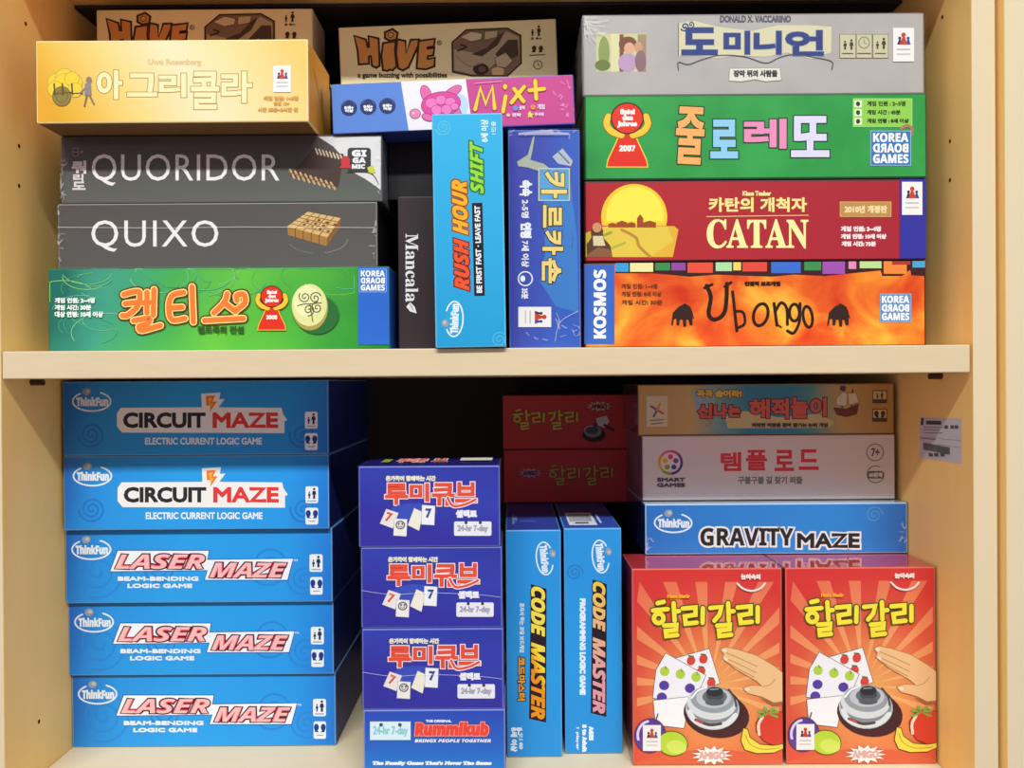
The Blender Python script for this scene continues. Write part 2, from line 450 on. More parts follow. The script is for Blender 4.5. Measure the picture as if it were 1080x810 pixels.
def crinkles(B, pts, n, spread, size, name='wrap_gather', plane='front', seed=1, mat=None):
    rnd = random.Random(seed)
    x0, y0, x1, y1 = B.px; cl = lambda x, y: (min(max(x, x0+1), x1-1), min(max(y, y0+1), y1-1))
    mid = (x0+x1)/2
    for side in ([p for p in pts if p[0] < mid], [p for p in pts if p[0] >= mid]) if x1-x0 > 100 else (pts,):
        if not side: continue
        A = B.part(name, plane, 'gathered shrink wrap')
        for i in range(n // 2 + 2):
            x, y = rnd.choice(side); x += rnd.uniform(-1, 1)*spread[0]; y += rnd.uniform(-1, 1)*spread[1]
            a = rnd.uniform(0, 6.28); l = size*rnd.uniform(.5, 1.4)
            A.st([cl(x, y), cl(x + l*math.cos(a), y + l*math.sin(a))], rnd.uniform(.6, 1.6), mat or GATHER)
        A.done()

# ------------------------------------------------------------------ the bookcase
XL, XR = -539 * S, 486.5 * S
ZF = unproj(540, 843.5, 0).z; ZS = unproj(540, 367, 0).z; ZSB = unproj(540, 396, 0).z; ZT = unproj(540, -68, 0).z
YB = 0.45; TH = 0.020
M_EDGE = ramp_mat('pale_edge_banding', [(0, '#cdbb96'), (1, '#d8c8a6')], az=0.9, c0=0.1, noise=0.7, scale=30, stretch=(1, 1, 6), rough=0.5)
M_EDGEH = ramp_mat('pale_edge_banding_lengthwise', [(0, '#cfbb96'), (1, '#dac9a8')], c0=0.5, noise=0.7, scale=30, stretch=(1, 1, 8), rough=0.5)
M_PANEL = ramp_mat('honey_wood_laminate', [(0, '#f3c66e'), (1, '#fad68a')], c0=0.5, noise=0.8, scale=9, stretch=(6, 6, 0.7), rough=0.5, spec=0.2)
M_BOARD = ramp_mat('pale_wood_laminate', [(0, '#decaa4'), (1, '#ead8b6')], c0=0.5, noise=0.8, scale=9, stretch=(0.7, 6, 6), rough=0.45, spec=0.2)
M_BACK = ramp_mat('dark_back_panel', [(0, '#5c5250'), (1, '#685c5a')], c0=0.5, noise=0.5, scale=12, rough=0.7, spec=0.1)
M_HOLE = paint('#3a2414', 0.9, 0.05)
M_FLOOR = ramp_mat('room_floor', [(0, '#8a7a68'), (1, '#a09080')], c0=0.5, noise=0.8, scale=4, rough=0.6)
fl = bevel_box(-2.5, 2.5, -3, 0.8, -0.05, 0, 0.002, 1); fo = mesh_obj('floor', fl, M_FLOOR); fo['kind'] = 'structure'
wb = mesh_obj('wall_back', bevel_box(-2.5, 2.5, 0.47, 0.55, 0, 5.7, 0.002, 1), paint('#cfc8bc', 0.8)); wb['kind'] = 'structure'

bc = bpy.data.objects.new('bookcase', None); C.objects.link(bc); bc.location = (0, YB/2, 0)
bc['label'] = 'pale wood bookcase whose two shelves hold all the game boxes'; bc['category'] = 'bookcase'
def panel(name, x0, x1, y0, y1, z0, z1, mats, parent, edge_front=True, origin=None, bev=0.0008):
    o = origin or Vector((0, YB/2, 0))
    bm = bevel_box(x0-o.x, x1-o.x, y0-o.y, y1-o.y, z0-o.z, z1-o.z, bev)
    for f in bm.faces: f.material_index = 1 if (edge_front and f.normal.y < -0.5) else 0
    return mesh_obj(name, bm, mats, parent)
pl_ = panel('side_panel', XL-TH, XL, 0, YB, 0, 2.2, [M_PANEL, M_EDGE], bc)
pr_ = panel('side_panel', XR, XR+TH, 0, YB, 0, 2.2, [M_PANEL, M_EDGE], bc)
panel('back_panel', XL+0.0005, XR-0.0005, YB-0.012, YB, 0.02, 2.18, [M_BACK, M_BACK], bc)
panel('shelf', XL+0.0012, XR-0.0026, 0, YB-0.013, ZSB, ZS, [M_BOARD, M_EDGEH], bc)
panel('bottom_board', XL+0.0003, XR-0.0003, 0, YB-0.013, ZF-0.024, ZF, [M_BOARD, M_EDGEH], bc)
panel('top_board', XL+0.0003, XR-0.0003, 0, YB-0.013, ZT, ZT+0.024, [M_PANEL, M_EDGEH], bc)
panel('underside_shade_sheet', XL+0.0006, XR-0.0006, 0.115, YB-0.014, ZT-0.0035, ZT-0.0002, [paint('#3a3232', 0.7, 0.1)]*2, bc)  # dark sheet added to stand for shade on the board's underside
def wall_disc(name, px, py, X, sgn, parent, r=0.0019):
    p = unproj_x(px, py, X); bm = bmesh.new()
    vs = [bm.verts.new((X + sgn*0.0002, p.y - YB/2 + r*0.8*math.cos(t*math.pi/8), p.z + r*math.sin(t*math.pi/8))) for t in range(16)]
    bm.faces.new(vs)
    bv = [bm.verts.new((X - sgn*0.004, v.co.y, v.co.z)) for v in vs]
    for i in range(16): bm.faces.new((vs[i], bv[i], bv[(i+1) % 16], vs[(i+1) % 16]))
    mesh_obj(name, bm, M_HOLE, parent)
for x, y in ((27, 25), (20, 154), (20, 196), (41, 761)): wall_disc('peg_hole', x, y, XL, 1, pl_)
for x, y in ((994, 18), (1002, 149), (1002, 190)): wall_disc('peg_hole', x, y, XR, -1, pr_)
def shelf_pin(px, X, sgn, parent):
    p = unproj_x(px, 397, X); bm = bmesh.new()
    bmesh.ops.create_cone(bm, cap_ends=True, segments=14, radius1=0.0028, radius2=0.0028, depth=0.011,
                          matrix=Matrix.Translation((X + sgn*0.0055, p.y - YB/2, ZSB - 0.003)) @ Matrix.Rotation(math.pi/2, 4, 'Y'))
    mesh_obj('shelf_pin', bm, paint('#4a3020', 0.5), parent)
shelf_pin(33, XL, 1, pl_); shelf_pin(993, XR, -1, pr_)

class Wall:      # stock label stuck on the right side panel, drawn in the panel's own plane
    def __init__(self): self.n = 2; self.root = pr_; self.w = self.h = self.d = 0
    def map(self, plane, x, y, off):
        p = unproj_x(x, y, XR); return (XR - 0.0001 - off, p.y - YB/2, p.z)
A = Art(Wall(), 'stock_label', 'front', 'grey printed stock label')
A.crop(940, 400, 4.05)
A.poly([(124, 162), (299, 168), (301, 360), (122, 334)], '#c3c2c6')
A.poly([(128, 165), (140, 165), (138, 196), (126, 195)], '#4a4a52'); A.poly([(150, 176), (214, 178), (214, 195), (150, 193)], '#4c4b52')
for x in (228, 254, 272): A.poly([(x, 196), (x+15, 197), (x+15, 212), (x, 211)], '#55555c')
for y in (204, 215, 228): A.st([(140, y), (200 + y % 30, y+2)], 4, '#8a898f')
A.st([(122, 246), (298, 262)], 1.5, '#8a898f'); A.st([(126, 252), (190, 257)], 4, '#7e7d84'); A.st([(196, 278), (298, 292)], 1.5, '#8a898f')
for i in range(24): A.poly([(138+i*4.8, 270+i*.9), (141.4+i*4.8, 270.6+i*.9), (141.4+i*4.8, 301+i*.95), (138+i*4.8, 300.4+i*.95)], '#4e4e55')
for x in (162, 186, 212): A.poly([(x, 314), (x+18, 317), (x+18, 331), (x, 328)], '#4e4e55')
A.done()

nb = bpy.data.objects.new('cabinet', None); C.objects.link(nb); nb.location = (0.62, YB/2, 0)
nb['label'] = 'pale neighbouring cabinet at the right edge of the photo, past the narrow dark gap'; nb['category'] = 'cabinet'
XN = 514.4 * S
o_ = Vector((0.62, YB/2, 0))
panel('side_panel', XN, XN+0.018, -0.0085+0.0185, YB, 0, 2.2, [M_PANEL, M_EDGE], nb, origin=o_)
panel('side_panel', XN+0.40, XN+0.418, -0.0085+0.0185, YB, 0, 2.2, [M_PANEL, M_EDGE], nb, origin=o_)
panel('door', XN, XN+0.418, -0.0085, 0.0095, 0.06, 2.19, [M_PANEL, M_EDGE], nb, origin=o_)
panel('back_panel', XN+0.0185, XN+0.3995, YB-0.012, YB, 0.02, 2.18, [M_BACK, M_BACK], nb, origin=o_)

# ================================================================== GAME BOXES
def ZP(px, py, Y): return unproj(px, py, Y).z
BLUE_EDGE = '#6fa6d8'
# ---------------------------------------------------------------- upper shelf, left stack
g_left = 'game boxes stacked at the left of the upper shelf'
m_kel = ramp_mat('green_swirl_art', [(0, '#1f6a60'), (.16, '#3f9a80'), (.3, '#46a850'), (.5, '#62bd3e'), (.72, '#4aaa3c'), (.9, '#2a8a34'), (1, '#1c7a34')], ax=3.2, az=-1.2, c0=0.52, noise=0.28, scale=14)
keltis = Box('green game box with orange lettering, lowest of the upper left stack', (51, 282, 411, 366), .03, .27, m_kel, side='#1c4a2e', on=ZS, edge='#2a6a3c', group=g_left, top='#2c6a30', right='#2456b0')
A = keltis.part('swirl_pattern').crop(20, 130, 2.7)
rnd = random.Random(3)
for i in range(40):
    cx, cy = rnd.choice([(150, 520), (180, 450), (250, 440), (420, 430), (560, 430), (720, 440), (880, 430), (200, 580)])
    cx += rnd.uniform(-60, 60); cy += rnd.uniform(-22, 22); r = rnd.uniform(30, 75); a = rnd.uniform(0, 360); l = rnd.uniform(60, 190)
    pts = [(min(max(cx + r*1.4*math.cos(math.radians(a+l*t/14)), 88), 955), min(max(cy + r*.75*math.sin(math.radians(a+l*t/14)), 414), 628)) for t in range(15)]
    A.st(pts, rnd.uniform(1, 2.2), rnd.choice(['#5cb894', '#7cc8a0', '#4fb070', '#86cc70', '#69bf8a']))
A.done()
A = keltis.part('blue_band').crop(20, 130, 2.7); A.rect(966, 410, 1055, 630, '#2b66c4'); korea(A, 970, 416, 1046, 480, '#3a72c4'); A.done()
A = keltis.part('title').crop(20, 130, 2.7)
KEL = [[(300, 488), (330, 480), (346, 484), (340, 520), (312, 546), (296, 548)], [(304, 514), (338, 510)], [(356, 512), (372, 510)], [(386, 474), (384, 546)], [(366, 482), (366, 540)], [(328, 562), (372, 556), (366, 572), (344, 578), (352, 590), (404, 576)],
       [(470, 482), (436, 492), (428, 530), (438, 560), (474, 556)], [(432, 526), (466, 524)], [(494, 466), (498, 566)],
       [(594, 486), (586, 510), (556, 540)], [(584, 510), (618, 536)], [(620, 532), (644, 512), (642, 488), (622, 490), (622, 504)], [(530, 562), (640, 556)]]
A.sts([spline(p, 4) for p in KEL], 19, '#5a3a14', (5.4, '#5a3a14')); A.sts([spline(p, 4) for p in KEL], 15, '#ea7a34', (3.2, '#f6e08a'))
A.t('켈트족의 전설', (510, 577, 642, 600), '#2f5a20', b=1.2); A.done()
A = keltis.part('player_notes').crop(20, 130, 2.7)
A.t('게임 인원: 2~4명', (104, 497, 218, 513), '#e6f2ea', b=1); A.t('게임 시간: 30분', (104, 517, 208, 533), '#e6f2ea', b=1); A.t('대상 연령: 10세 이상', (104, 536, 242, 553), '#e6f2ea', b=1); A.done()
A = keltis.part('award_emblem').crop(20, 130, 2.7); award(A, 721, 466, 588, '2008'); A.done()
A = keltis.part('rune_stone').crop(20, 130, 2.7)
A.ell(850, 545, 62, 55, '#2a6a34'); A.ell(830, 525, 51, 65, '#a99a50'); A.ell(828, 518, 50, 60, '#d9dc98'); A.ell(822, 508, 38, 44, '#e6e8ae')
for cx, cy, a in ((815, 495, 0), (845, 498, 120), (826, 532, 240), (850, 526, 60)): A.spiral(cx, cy, 17, 1.6, 3.2, '#5a5a34', a)
A.st([(795, 520), (815, 515), (830, 515), (862, 512)], 3, '#5a5a34', True); A.st([(830, 515), (838, 565)], 3, '#5a5a34'); A.done()

quixo = Box('dark grey game box with thin white title and a tan wooden board picture', (61, 214, 398, 281), .033, .26, ramp_mat('grey_brown_art', [(0, '#544a47'), (.5, '#57534f'), (1, '#5b5b57')], az=-9, c0=0.95, ax=1.2), side='#3e3a38', on=keltis.ztop, edge='#8a8884', group=g_left)
A = quixo.part('title').crop(20, 130, 2.7); A.t('QUIXO', (206, 276, 568, 366), '#ece8e4', b=0, sp=1.12); A.done()
A = quixo.part('board_picture').crop(20, 130, 2.7)
A.ring(850, 330, 85, 40, 2, '#8c8a86', 0, 75); A.ring(850, 330, 85, 40, 2, '#7c7a76', 100, 160)
A.poly([(764, 294), (822, 252), (916, 270), (914, 297), (876, 350), (766, 318)], '#a87a3c')
A.poly([(764, 294), (822, 252), (916, 270), (878, 325)], '#d9b678')
A.poly([(878, 325), (916, 270), (914, 297), (876, 350)], '#8a6030')
for i in range(1, 5):
    t = i/5
    A.st([(764+58*t, 294-42*t), (878+38*t, 325-55*t)], 2, '#8a6434'); A.st([(764+114*t, 294+31*t), (822+94*t, 252+18*t)], 2, '#8a6434'); A.st([(764+114*t, 294+31*t), (765+112*t, 318+31*t)], 2, '#6a4420')
rnd = random.Random(5)
for i in range(5):
    for j in range(5):
        u, v = (i+.5)/5, (j+.5)/5
        if rnd.random() < .5: A.ell(764+114*u+48*v, 294+31*u-48*v+v*0, 5, 3, '#7a5228')
A.done()
quixo.wrap(top=False)
A = quixo.part('wrap_seam').crop(20, 130, 2.7); A.st([(112, 297), (420, 299), (640, 296), (1012, 298)], 1.6, SEAM); A.done()
crinkles(quixo, [(62, 225), (63, 250), (65, 270), (396, 240), (396, 265)], 22, (1.5, 9), 4, seed=2)

m_quo = ramp_mat('brown_grey_art', [(0, '#4a3f3c'), (.45, '#54504c'), (1, '#62665f')], az=-12, c0=0.95, ax=0.6)
quor = Box('dark game box with thin white title and a white right corner, under the yellow box', (64, 143, 403, 212), .033, .26, m_quo, side='#3c3634', on=quixo.ztop, edge='#6a6664', group=g_left, right='#b8b8b6')
A = quor.part('white_corner').crop(20, 130, 2.7)
A.poly([(852, 38), (1030, 38), (1030, 190), (1012, 176), (985, 158), (952, 140), (925, 100), (895, 66)], '#dcdcdc'); A.done()
A = quor.part('title').crop(20, 130, 2.7); A.t('QUORIDOR', (207, 88, 742, 178), '#ece8e4', b=0, sp=1.06); A.done()
A = quor.part('calligraphy').crop(20, 130, 2.7)
A.rect(155, 72, 168, 92, '#4a4442', out=(1.5, '#a09a94')); A.st([(158, 82), (166, 82)], 2, '#a09a94'); A.ell(179, 81, 4, 4, '#8a8480')
A.t('쿼', (150, 106, 192, 144), '#e4ded8', b=2.2); A.t('리', (154, 144, 184, 166), '#d8d2cc', b=1.4); A.t('도', (152, 166, 190, 190), '#d8d2cc', b=1.8); A.done()
A = quor.part('fence_picture').crop(20, 130, 2.7)
A.poly([(840, 70), (925, 88), (910, 182), (770, 150)], '#4a3a34')
for i in range(9): A.st([(772+i*14.5, 132+i*4.6), (784+i*14.5, 156+i*4)], 5.5, '#d0a878')
A.st([(768, 140), (900, 180)], 3, '#8a6848')
for i in range(8): A.st([(845+i*10, 72+i*2.6), (851+i*10, 88+i*2.2)], 4.5, '#d8c4a4')
A.done()
A = quor.part('maker_logo').crop(20, 130, 2.7)
A.rrect(936, 70, 1002, 138, 9, '#3c3c3e')
A.t(sb('GI'), (948, 76, 990, 96), '#ececec', b=1.5); A.t(sb('GA'), (950, 98, 988, 114), '#ececec', b=1.2); A.t(sb('MIC'), (948, 117, 986, 130), '#ececec', b=1)
A.ell(930, 108, 13, 15, '#c83c3c'); A.poly([(912, 128), (948, 128), (938, 112), (924, 112)], '#c83c3c')
A.poly([(992, 126), (1008, 120), (1016, 140), (998, 146)], '#c8d040'); A.st([(935, 140), (1000, 142), (1024, 172)], 2, '#2c2c2c', True); A.done()
quor.wrap(top=True)
crinkles(quor, [(399, 150), (401, 175), (402, 195), (65, 175), (66, 200)], 26, (2.5, 10), 5, seed=4)

m_agri = ramp_mat('yellow_cream_art', [(0, '#dca42e'), (.1, '#e2b442'), (.3, '#eace7a'), (.55, '#ebdfb4'), (.75, '#ecd798'), (1, '#e6c468')], ax=4.2, az=2.6, c0=0.40, noise=0.05, scale=8)
agri = Box('yellow game box with cream lettering, jutting out on top of the upper left stack', (38, 42, 325, 130), 0.0, .078, m_agri, side='#e09a38', on=quor.ztop + .0006, edge='#f4e0a0', group=g_left, bottom='#7a5a3a')
A = agri.part('author_line').crop(0, 0, 3); A.t('Uwe Rosenberg', (468, 186, 638, 212), '#d9c08c', b=1.6); A.done()
A = agri.part('title').crop(0, 0, 3)
for s, bx in (('아', (306, 222, 388, 314)), ('그', (402, 232, 498, 306)), ('리', (502, 232, 590, 308)), ('콜', (604, 226, 694, 346)), ('라', (700, 226, 798, 326))):
    A.t(s, bx, '#f3e4b0', b=3.6, out=((2.6, '#a88a3c'),))
A.done()
A = agri.part('cart_picture').crop(0, 0, 3)
for x, y, r in ((182, 262, 30), (205, 246, 28), (232, 262, 28), (205, 268, 34), (228, 250, 22), (176, 282, 24), (238, 285, 22)): A.ell(x, y, r, r, '#e6c93c', out=(1.6, '#b59a40'))
A.ell(196, 305, 28, 30, '#8a7c3c', out=(2, '#6a5a30')); A.ring(196, 305, 18, 19, 2, '#6a5a30')
for x in (172, 198, 228): A.st([(x, 266), (x+2, 300)], 5, '#5a4830')
A.st([(222, 296), (262, 296)], 4, '#6a5434'); A.st([(170, 298), (228, 292)], 4, '#6a5434')
A.ell(282, 254, 9, 11, '#8a7a74'); A.poly([(270, 264), (288, 262), (290, 302), (268, 304)], '#8a8284'); A.st([(276, 302), (268, 336)], 5, '#7a6a60'); A.st([(284, 302), (298, 330)], 5, '#7a6a60'); A.st([(272, 278), (252, 296)], 4, '#8a8284'); A.done()
A = agri.part('publisher_mark').crop(0, 0, 3); pawn_sticker(A, 865, 208, 921, 292); A.done()
A = agri.part('player_notes').crop(0, 0, 3)
A.t('게임 인원: 1~5명', (834, 304, 944, 318), '#d59a48', b=.8); A.t('연령 12+', (866, 322, 916, 334), '#d59a48', b=.8); A.t('시간 30분~2시간 반', (816, 340, 944, 354), '#d59a48', b=.8); A.done()
A = agri.part('side_art', 'right'); rnd = random.Random(2)
for i in range(5): A.st([(rnd.uniform(20, 95), rnd.uniform(20, 95)), (rnd.uniform(20, 95), rnd.uniform(20, 95))], 2, '#c8842c')
A.poly([(60, 40), (99, 20), (99, 99), (70, 99)], '#d08c30'); A.done()

def hive_box(label, px, Y, d, on, tilt=0.0, tx=(0, 0, 1, 0)):
    m_tan = '#e2d6a6'
    b = Box(label, px, Y, d, m_tan, side='#b4a488', on=on, tilt=tilt, edge='#d2c094', group='tan game boxes standing at the back of the upper shelf')
    ox, oy, sc_, rot = tx
    A = b.part('title'); A.at(ox, oy, sc_, rot)
    H = dict(col='#c98a48', out=(2.0/.28*1.15, '#3a241c'))
    def gl(pts): A.poly(pts, H['col'], H['out'])
    gl([(158, 138), (196, 152), (203, 182), (216, 180), (212, 140), (244, 148), (248, 246), (238, 252), (226, 246), (222, 208), (206, 210), (208, 238), (176, 240), (172, 190)])
    gl([(268, 166), (308, 160), (306, 190), (312, 250), (300, 262), (290, 258), (282, 264), (268, 262), (262, 210)])
    A.poly([(276, 124), (300, 114), (316, 126), (312, 146), (292, 150), (276, 142)], '#c98a48', H['out'])
    A.ell(294, 132, 9, 8, '#b8a076', out=(3, '#3a241c'))
    gl([(322, 152), (346, 158), (352, 206), (372, 154), (398, 152), (394, 172), (358, 252), (340, 262), (326, 256), (318, 200)])
    gl([(404, 158), (458, 150), (454, 172), (430, 176), (430, 188), (456, 184), (452, 206), (430, 210), (432, 228), (458, 222), (456, 248), (428, 258), (396, 256), (400, 206)])
    A.ring(478, 162, 8, 8, 2.5, '#3a241c'); A.t('R', (474, 157, 482, 167), '#3a241c')
    A.done()
    A = b.part('tagline'); A.at(ox, oy, sc_, rot); A.t('a game buzzing with possibilities', (168, 274, 508, 300), '#3a2c20', b=1.0); A.done()
    A = b.part('insect_picture'); A.at(ox, oy, sc_, rot)
    A.poly([(530, 162), (582, 116), (736, 110), (784, 136), (786, 238), (736, 284), (600, 284), (532, 270)], '#7a6450', out=(6, '#33261f'))
    A.poly([(534, 186), (640, 206), (700, 150), (734, 118), (780, 140), (782, 210), (690, 240), (640, 282), (600, 280), (536, 266)], '#a8977a')
    A.poly([(560, 140), (600, 120), (640, 128), (636, 148), (600, 156)], '#c8b898', out=(2, '#33261f')); A.poly([(652, 120), (700, 116), (696, 140), (650, 150)], '#b8a685', out=(2, '#33261f'))
    A.poly([(600, 205), (660, 180), (706, 130), (726, 122), (700, 170), (640, 214)], '#4a3a30'); A.poly([(690, 205), (740, 150), (776, 150), (780, 210), (720, 235)], '#4a3c30')
    A.poly([(690, 220), (730, 200), (756, 230), (730, 256), (696, 250)], '#b5a280', out=(2, '#33261f'))
    A.ell(636, 262, 30, 22, '#3a2a22'); A.ell(640, 262, 14, 12, '#6a5040'); A.st([(548, 192), (580, 178), (560, 170)], 6, '#33261f', True); A.st([(540, 210), (590, 250), (640, 240)], 3, '#8a7860', True)
    A.poly([(676, 262), (700, 252), (724, 262), (722, 284), (680, 284)], '#c8a878'); A.done()
    A = b.part('player_notes'); A.at(ox, oy, sc_, rot)
    person_icon(A, 832, 136, 26, '#3a2c20'); person_icon(A, 856, 136, 40, '#3a2c20'); A.t('2 9+', (826, 142, 868, 150), '#3a2c20', b=.8)
    for s, x in ((1, 838), (-1, 864)): A.ell(x, 182, 8, 9, '#3a2c20'); A.poly([(x-4, 184), (x+6, 186), (x+4, 198), (x-8, 198)], '#3a2c20')
    A.st([(822, 210), (880, 207)], 3, '#3a2c20'); A.ring(852, 246, 16, 16, 2.6, '#3a2c20'); A.st([(852, 236), (852, 246), (858, 250)], 2, '#3a2c20'); A.done()
    return b
hive1 = hive_box('tan game box with orange jagged lettering behind the yellow box', (102, 9.5, 330, 140), .09, .05, quor.ztop + .0006, 0.0, (69.5, -18.5, .2800, .9))

# ---------------------------------------------------------------- upper shelf, middle
man = Box('narrow black game box with white vertical lettering, standing left of the light blue box', (420, 207, 465.5, 366), .045, .2, '#372d2f', side='#241f20', on=ZS, edge='#3a3032')
A = man.part('title'); A.at(400, 110, 1/3., 0); A.t(serif('Mancala'), (0, 0, 1, 1), '#443838') if False else None
A.at(435.5, 282.5, 1, 90); A.t(serif('Mancala'), (-36, -5.5, 36, 8), '#e6e2e2', b=.12)
A.poly([(36, 3), (41, -2), (48, -4), (46, 3), (41, 7)], '#e6e2e2'); A.st([(36, 4), (44, 0)], .6, '#443838'); A.done()
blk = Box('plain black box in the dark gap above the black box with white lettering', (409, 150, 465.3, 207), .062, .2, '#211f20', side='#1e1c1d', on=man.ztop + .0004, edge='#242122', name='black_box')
# light blue standing box
m_rush = ramp_mat('light_blue_art', [(0, '#1f96cc'), (.5, '#2ca6d8'), (1, '#34b2e0')], az=3.5, c0=0.1, noise=.15, scale=10)
rush = Box('tall light blue game box standing on end with red, yellow and green lettering', (458.5, 119.5, 533, 368), -.005, .2, m_rush, side='#1a86bc', on=ZS+.0003, edge='#68bce0', tilt=-0.55)
A = rush.part('swirl').crop(400, 110, 3); A.spiral(203, 72, 26, 2.2, 3, '#58bcd8', 90); A.done()
A = rush.part('swirl').crop(400, 110, 3); A.spiral(380, 745, 26, 2, 3, '#54b8dc', 0); A.done()
A = rush.part('title')
A.at(486.5, 248, 1, -91.5)
A.t(si('RUSH'), (-59, -8.5, -3, 7.5), '#e2542a', b=.7, out=((1.5, '#7a1f14'),), sh=.15)
A.t(si('HOUR'), (0, -9, 59, 7.5), '#f2a826', b=.7, out=((1.5, '#8a4a10'),), sh=.15)
A.t(si('SHIFT'), (43, 11, 99, 25), '#8ed23a', b=.5, out=((1.5, '#2a6a20'),), sh=.15); A.done()
A = rush.part('tagline'); A.at(504.5, 264, 1, -91.5); A.rect(-48, -5.5, 50, 5.5, '#1c1a24'); A.t('BE FIRST FAST · LEAVE FAST', (-45, -3, 47, 3), '#e8ecf0', b=.35); A.done()
A = rush.part('maker_logo'); bulb_logo(A, 479, 336.5, .92, -88, fill='#2a9fd0'); A.done()
A = rush.part('age_mark'); A.at(511, 136, 1, -90); A.t('8세 이상', (-14, -4, 10, 4), '#d8eef6', b=.3); A.t('1인용', (-6, 7, 8, 12), '#bfe2f0', b=.2); A.done()
# blue standing box with gold korean title
m_carc = ramp_mat('deep_blue_art', [(0, '#3556b0'), (.35, '#3a60bc'), (.6, '#3e4eac'), (1, '#3c3c9c')], ax=-9, az=0.6, c0=0.45, noise=.2, scale=12)
carc = Box('tall blue shrink-wrapped game box standing on end with gold lettering', (536.5, 136.8, 612, 364), .02, .2, m_carc, side='#33489c', on=ZS, edge='#5a78c4')
A = carc.part('river_picture').crop(400, 110, 3)
A.poly([(508, 560), (525, 470), (520, 300), (540, 210), (600, 210), (626, 420), (630, 660), (560, 640)], '#3f7cc4')
rnd = random.Random(8)
for i in range(14): x = rnd.uniform(525, 620); y = rnd.uniform(250, 560); A.st([(x, y), (x+rnd.uniform(-8, 8), y+rnd.uniform(10, 40))], 2, rnd.choice(['#5a90cc', '#3468b0', '#2f60aa']))
A.poly([(436, 182), (470, 160), (486, 104), (492, 100), (484, 150), (478, 176), (520, 188), (548, 210), (520, 216), (470, 200), (440, 196)], '#a8b2a0', out=(2, '#4a5480'))
A.poly([(548, 166), (580, 140), (612, 180), (606, 196), (566, 188)], '#b0bac8', out=(2, '#5a6aa0')); A.st([(566, 150), (600, 186)], 5, '#6a7a8a'); A.done()
A = carc.part('title')
A.at(573, 0, 1, 0)
A.at(400+552/3, 110+385/3, 1/3., 90)
for s, x0, x1, y0, y1 in (('카', -172, -88, -42, 40), ('르', -66, 6, -26, 34), ('카', 14, 92, -30, 36), ('손', 102, 182, -24, 38)):
    if x0 == -172: A.rect(x0-8, y0-6, x1+6, y1+6, '#5aa0d4', out=(3, '#e8d48a'))
    A.t(s, (x0, y0, x1, y1), '#ecd27a', b=3.2, out=((2.6, '#3a3420'),))
A.done()
A = carc.part('player_notes'); A.at(400+462/3, 110+420/3, 1/3., 90)
A.t('속속', (-180, -22, -128, 18), '#e8ecf8', b=2); A.t('2-5명', (-118, -12, -60, 12), '#e8ecf8', b=1); A.t('연령', (-46, -20, 4, 16), '#e8ecf8', b=2.4); A.t('7세 이상', (12, -12, 96, 12), '#e8ecf8', b=1)
A.ring(132, 0, 22, 22, 4, '#e8ecf8'); A.ell(132, 8, 10, 8, '#e8ecf8'); A.t('35분', (162, -10, 196, 12), '#e8ecf8', b=1); A.done()
A = carc.part('publisher_mark'); A.at(400+492/3, 110+673/3, 1/3., 90); pawn_sticker(A, -32, -52, 32, 52); A.done()
carc.wrap(top=True)
crinkles(carc, [(540, 358), (560, 355), (578, 352), (600, 350), (590, 340)], 30, (14, 6), 7, seed=9); crinkles(carc, [(545, 142), (570, 139), (600, 140)], 20, (14, 3), 6, seed=10)
A = carc.part('wrap_fold').crop(400, 110, 3); A.poly([(440, 92), (500, 86), (545, 74), (552, 90), (600, 92), (600, 99), (440, 99)], CRINKLE); A.done()
A = carc.part('wrap_seam').crop(400, 110, 3)
A.st([(556, 750), (572, 690), (628, 655)], 1.6, SEAM, True); A.st([(572, 690), (560, 660)], 1.3, SEAM); A.done()

mixx = Box('blue, white and pink game box with a pink turtle, lying across the standing boxes', (351, 83.5, 606.5, 136), .03, .055, '#c84a90', side='#4a6cbc', on=None, tilt=-1.95, edge='#7a6ab8', top='#d8d8e0', right='#a83c80', bottom='#34408c')
A = mixx.part('blue_field').crop(330, 0, 3.6); A.poly([(70, 324), (334, 309), (364, 505), (76, 516)], '#5a86d4'); A.done()
A = mixx.part('white_field').crop(330, 0, 3.6); A.poly([(334, 309), (580, 296), (606, 495), (364, 505)], '#e9e8ec'); A.done()
A = mixx.part('round_badges').crop(330, 0, 3.6)
for x, y in ((137, 410), (210, 406), (283, 402)):
    A.ell(x, y, 31, 31, '#2c3468'); A.ring(x, y-8, 22, 22, 3, '#4c64a8', 190, 350); A.t('8세+\n이상', (x-18, y-8, x+18, y+17), '#e8ecf4', b=1.3, align='CENTER')
A.done()
A = mixx.part('turtle_picture').crop(330, 0, 3.6); O = (2.5, '#8a2a70')
A.ell(556, 400, 34, 44, '#bfd4ee'); A.ell(430, 358, 18, 34, '#e06aa8', -20, O); A.ell(530, 350, 38, 16, '#e06aa8', -35, O); A.ell(545, 425, 14, 26, '#e06aa8', -30, O)
A.ell(486, 396, 74, 46, '#dc4a9c', -8, O); A.ell(388, 432, 19, 17, '#e88ab8', 0, O); A.ell(382, 430, 7, 7, '#f0b0d0', 0, (1.5, '#8a2a70'))
for x, y, r in ((450, 392, 22), (486, 380, 20), (522, 388, 20), (470, 418, 20), (508, 416, 20), (538, 405, 15)): A.ell(x, y, r, r*.85, '#ea7cba', 0, (1.8, '#a83284'))
A.ell(436, 446, 22, 12, '#e06aa8', 20, O); A.done()
A = mixx.part('title').crop(330, 0, 3.6)
A.ell(730, 330, 8, 10, '#f0d23c', 0, (2.5, '#b85a30'))
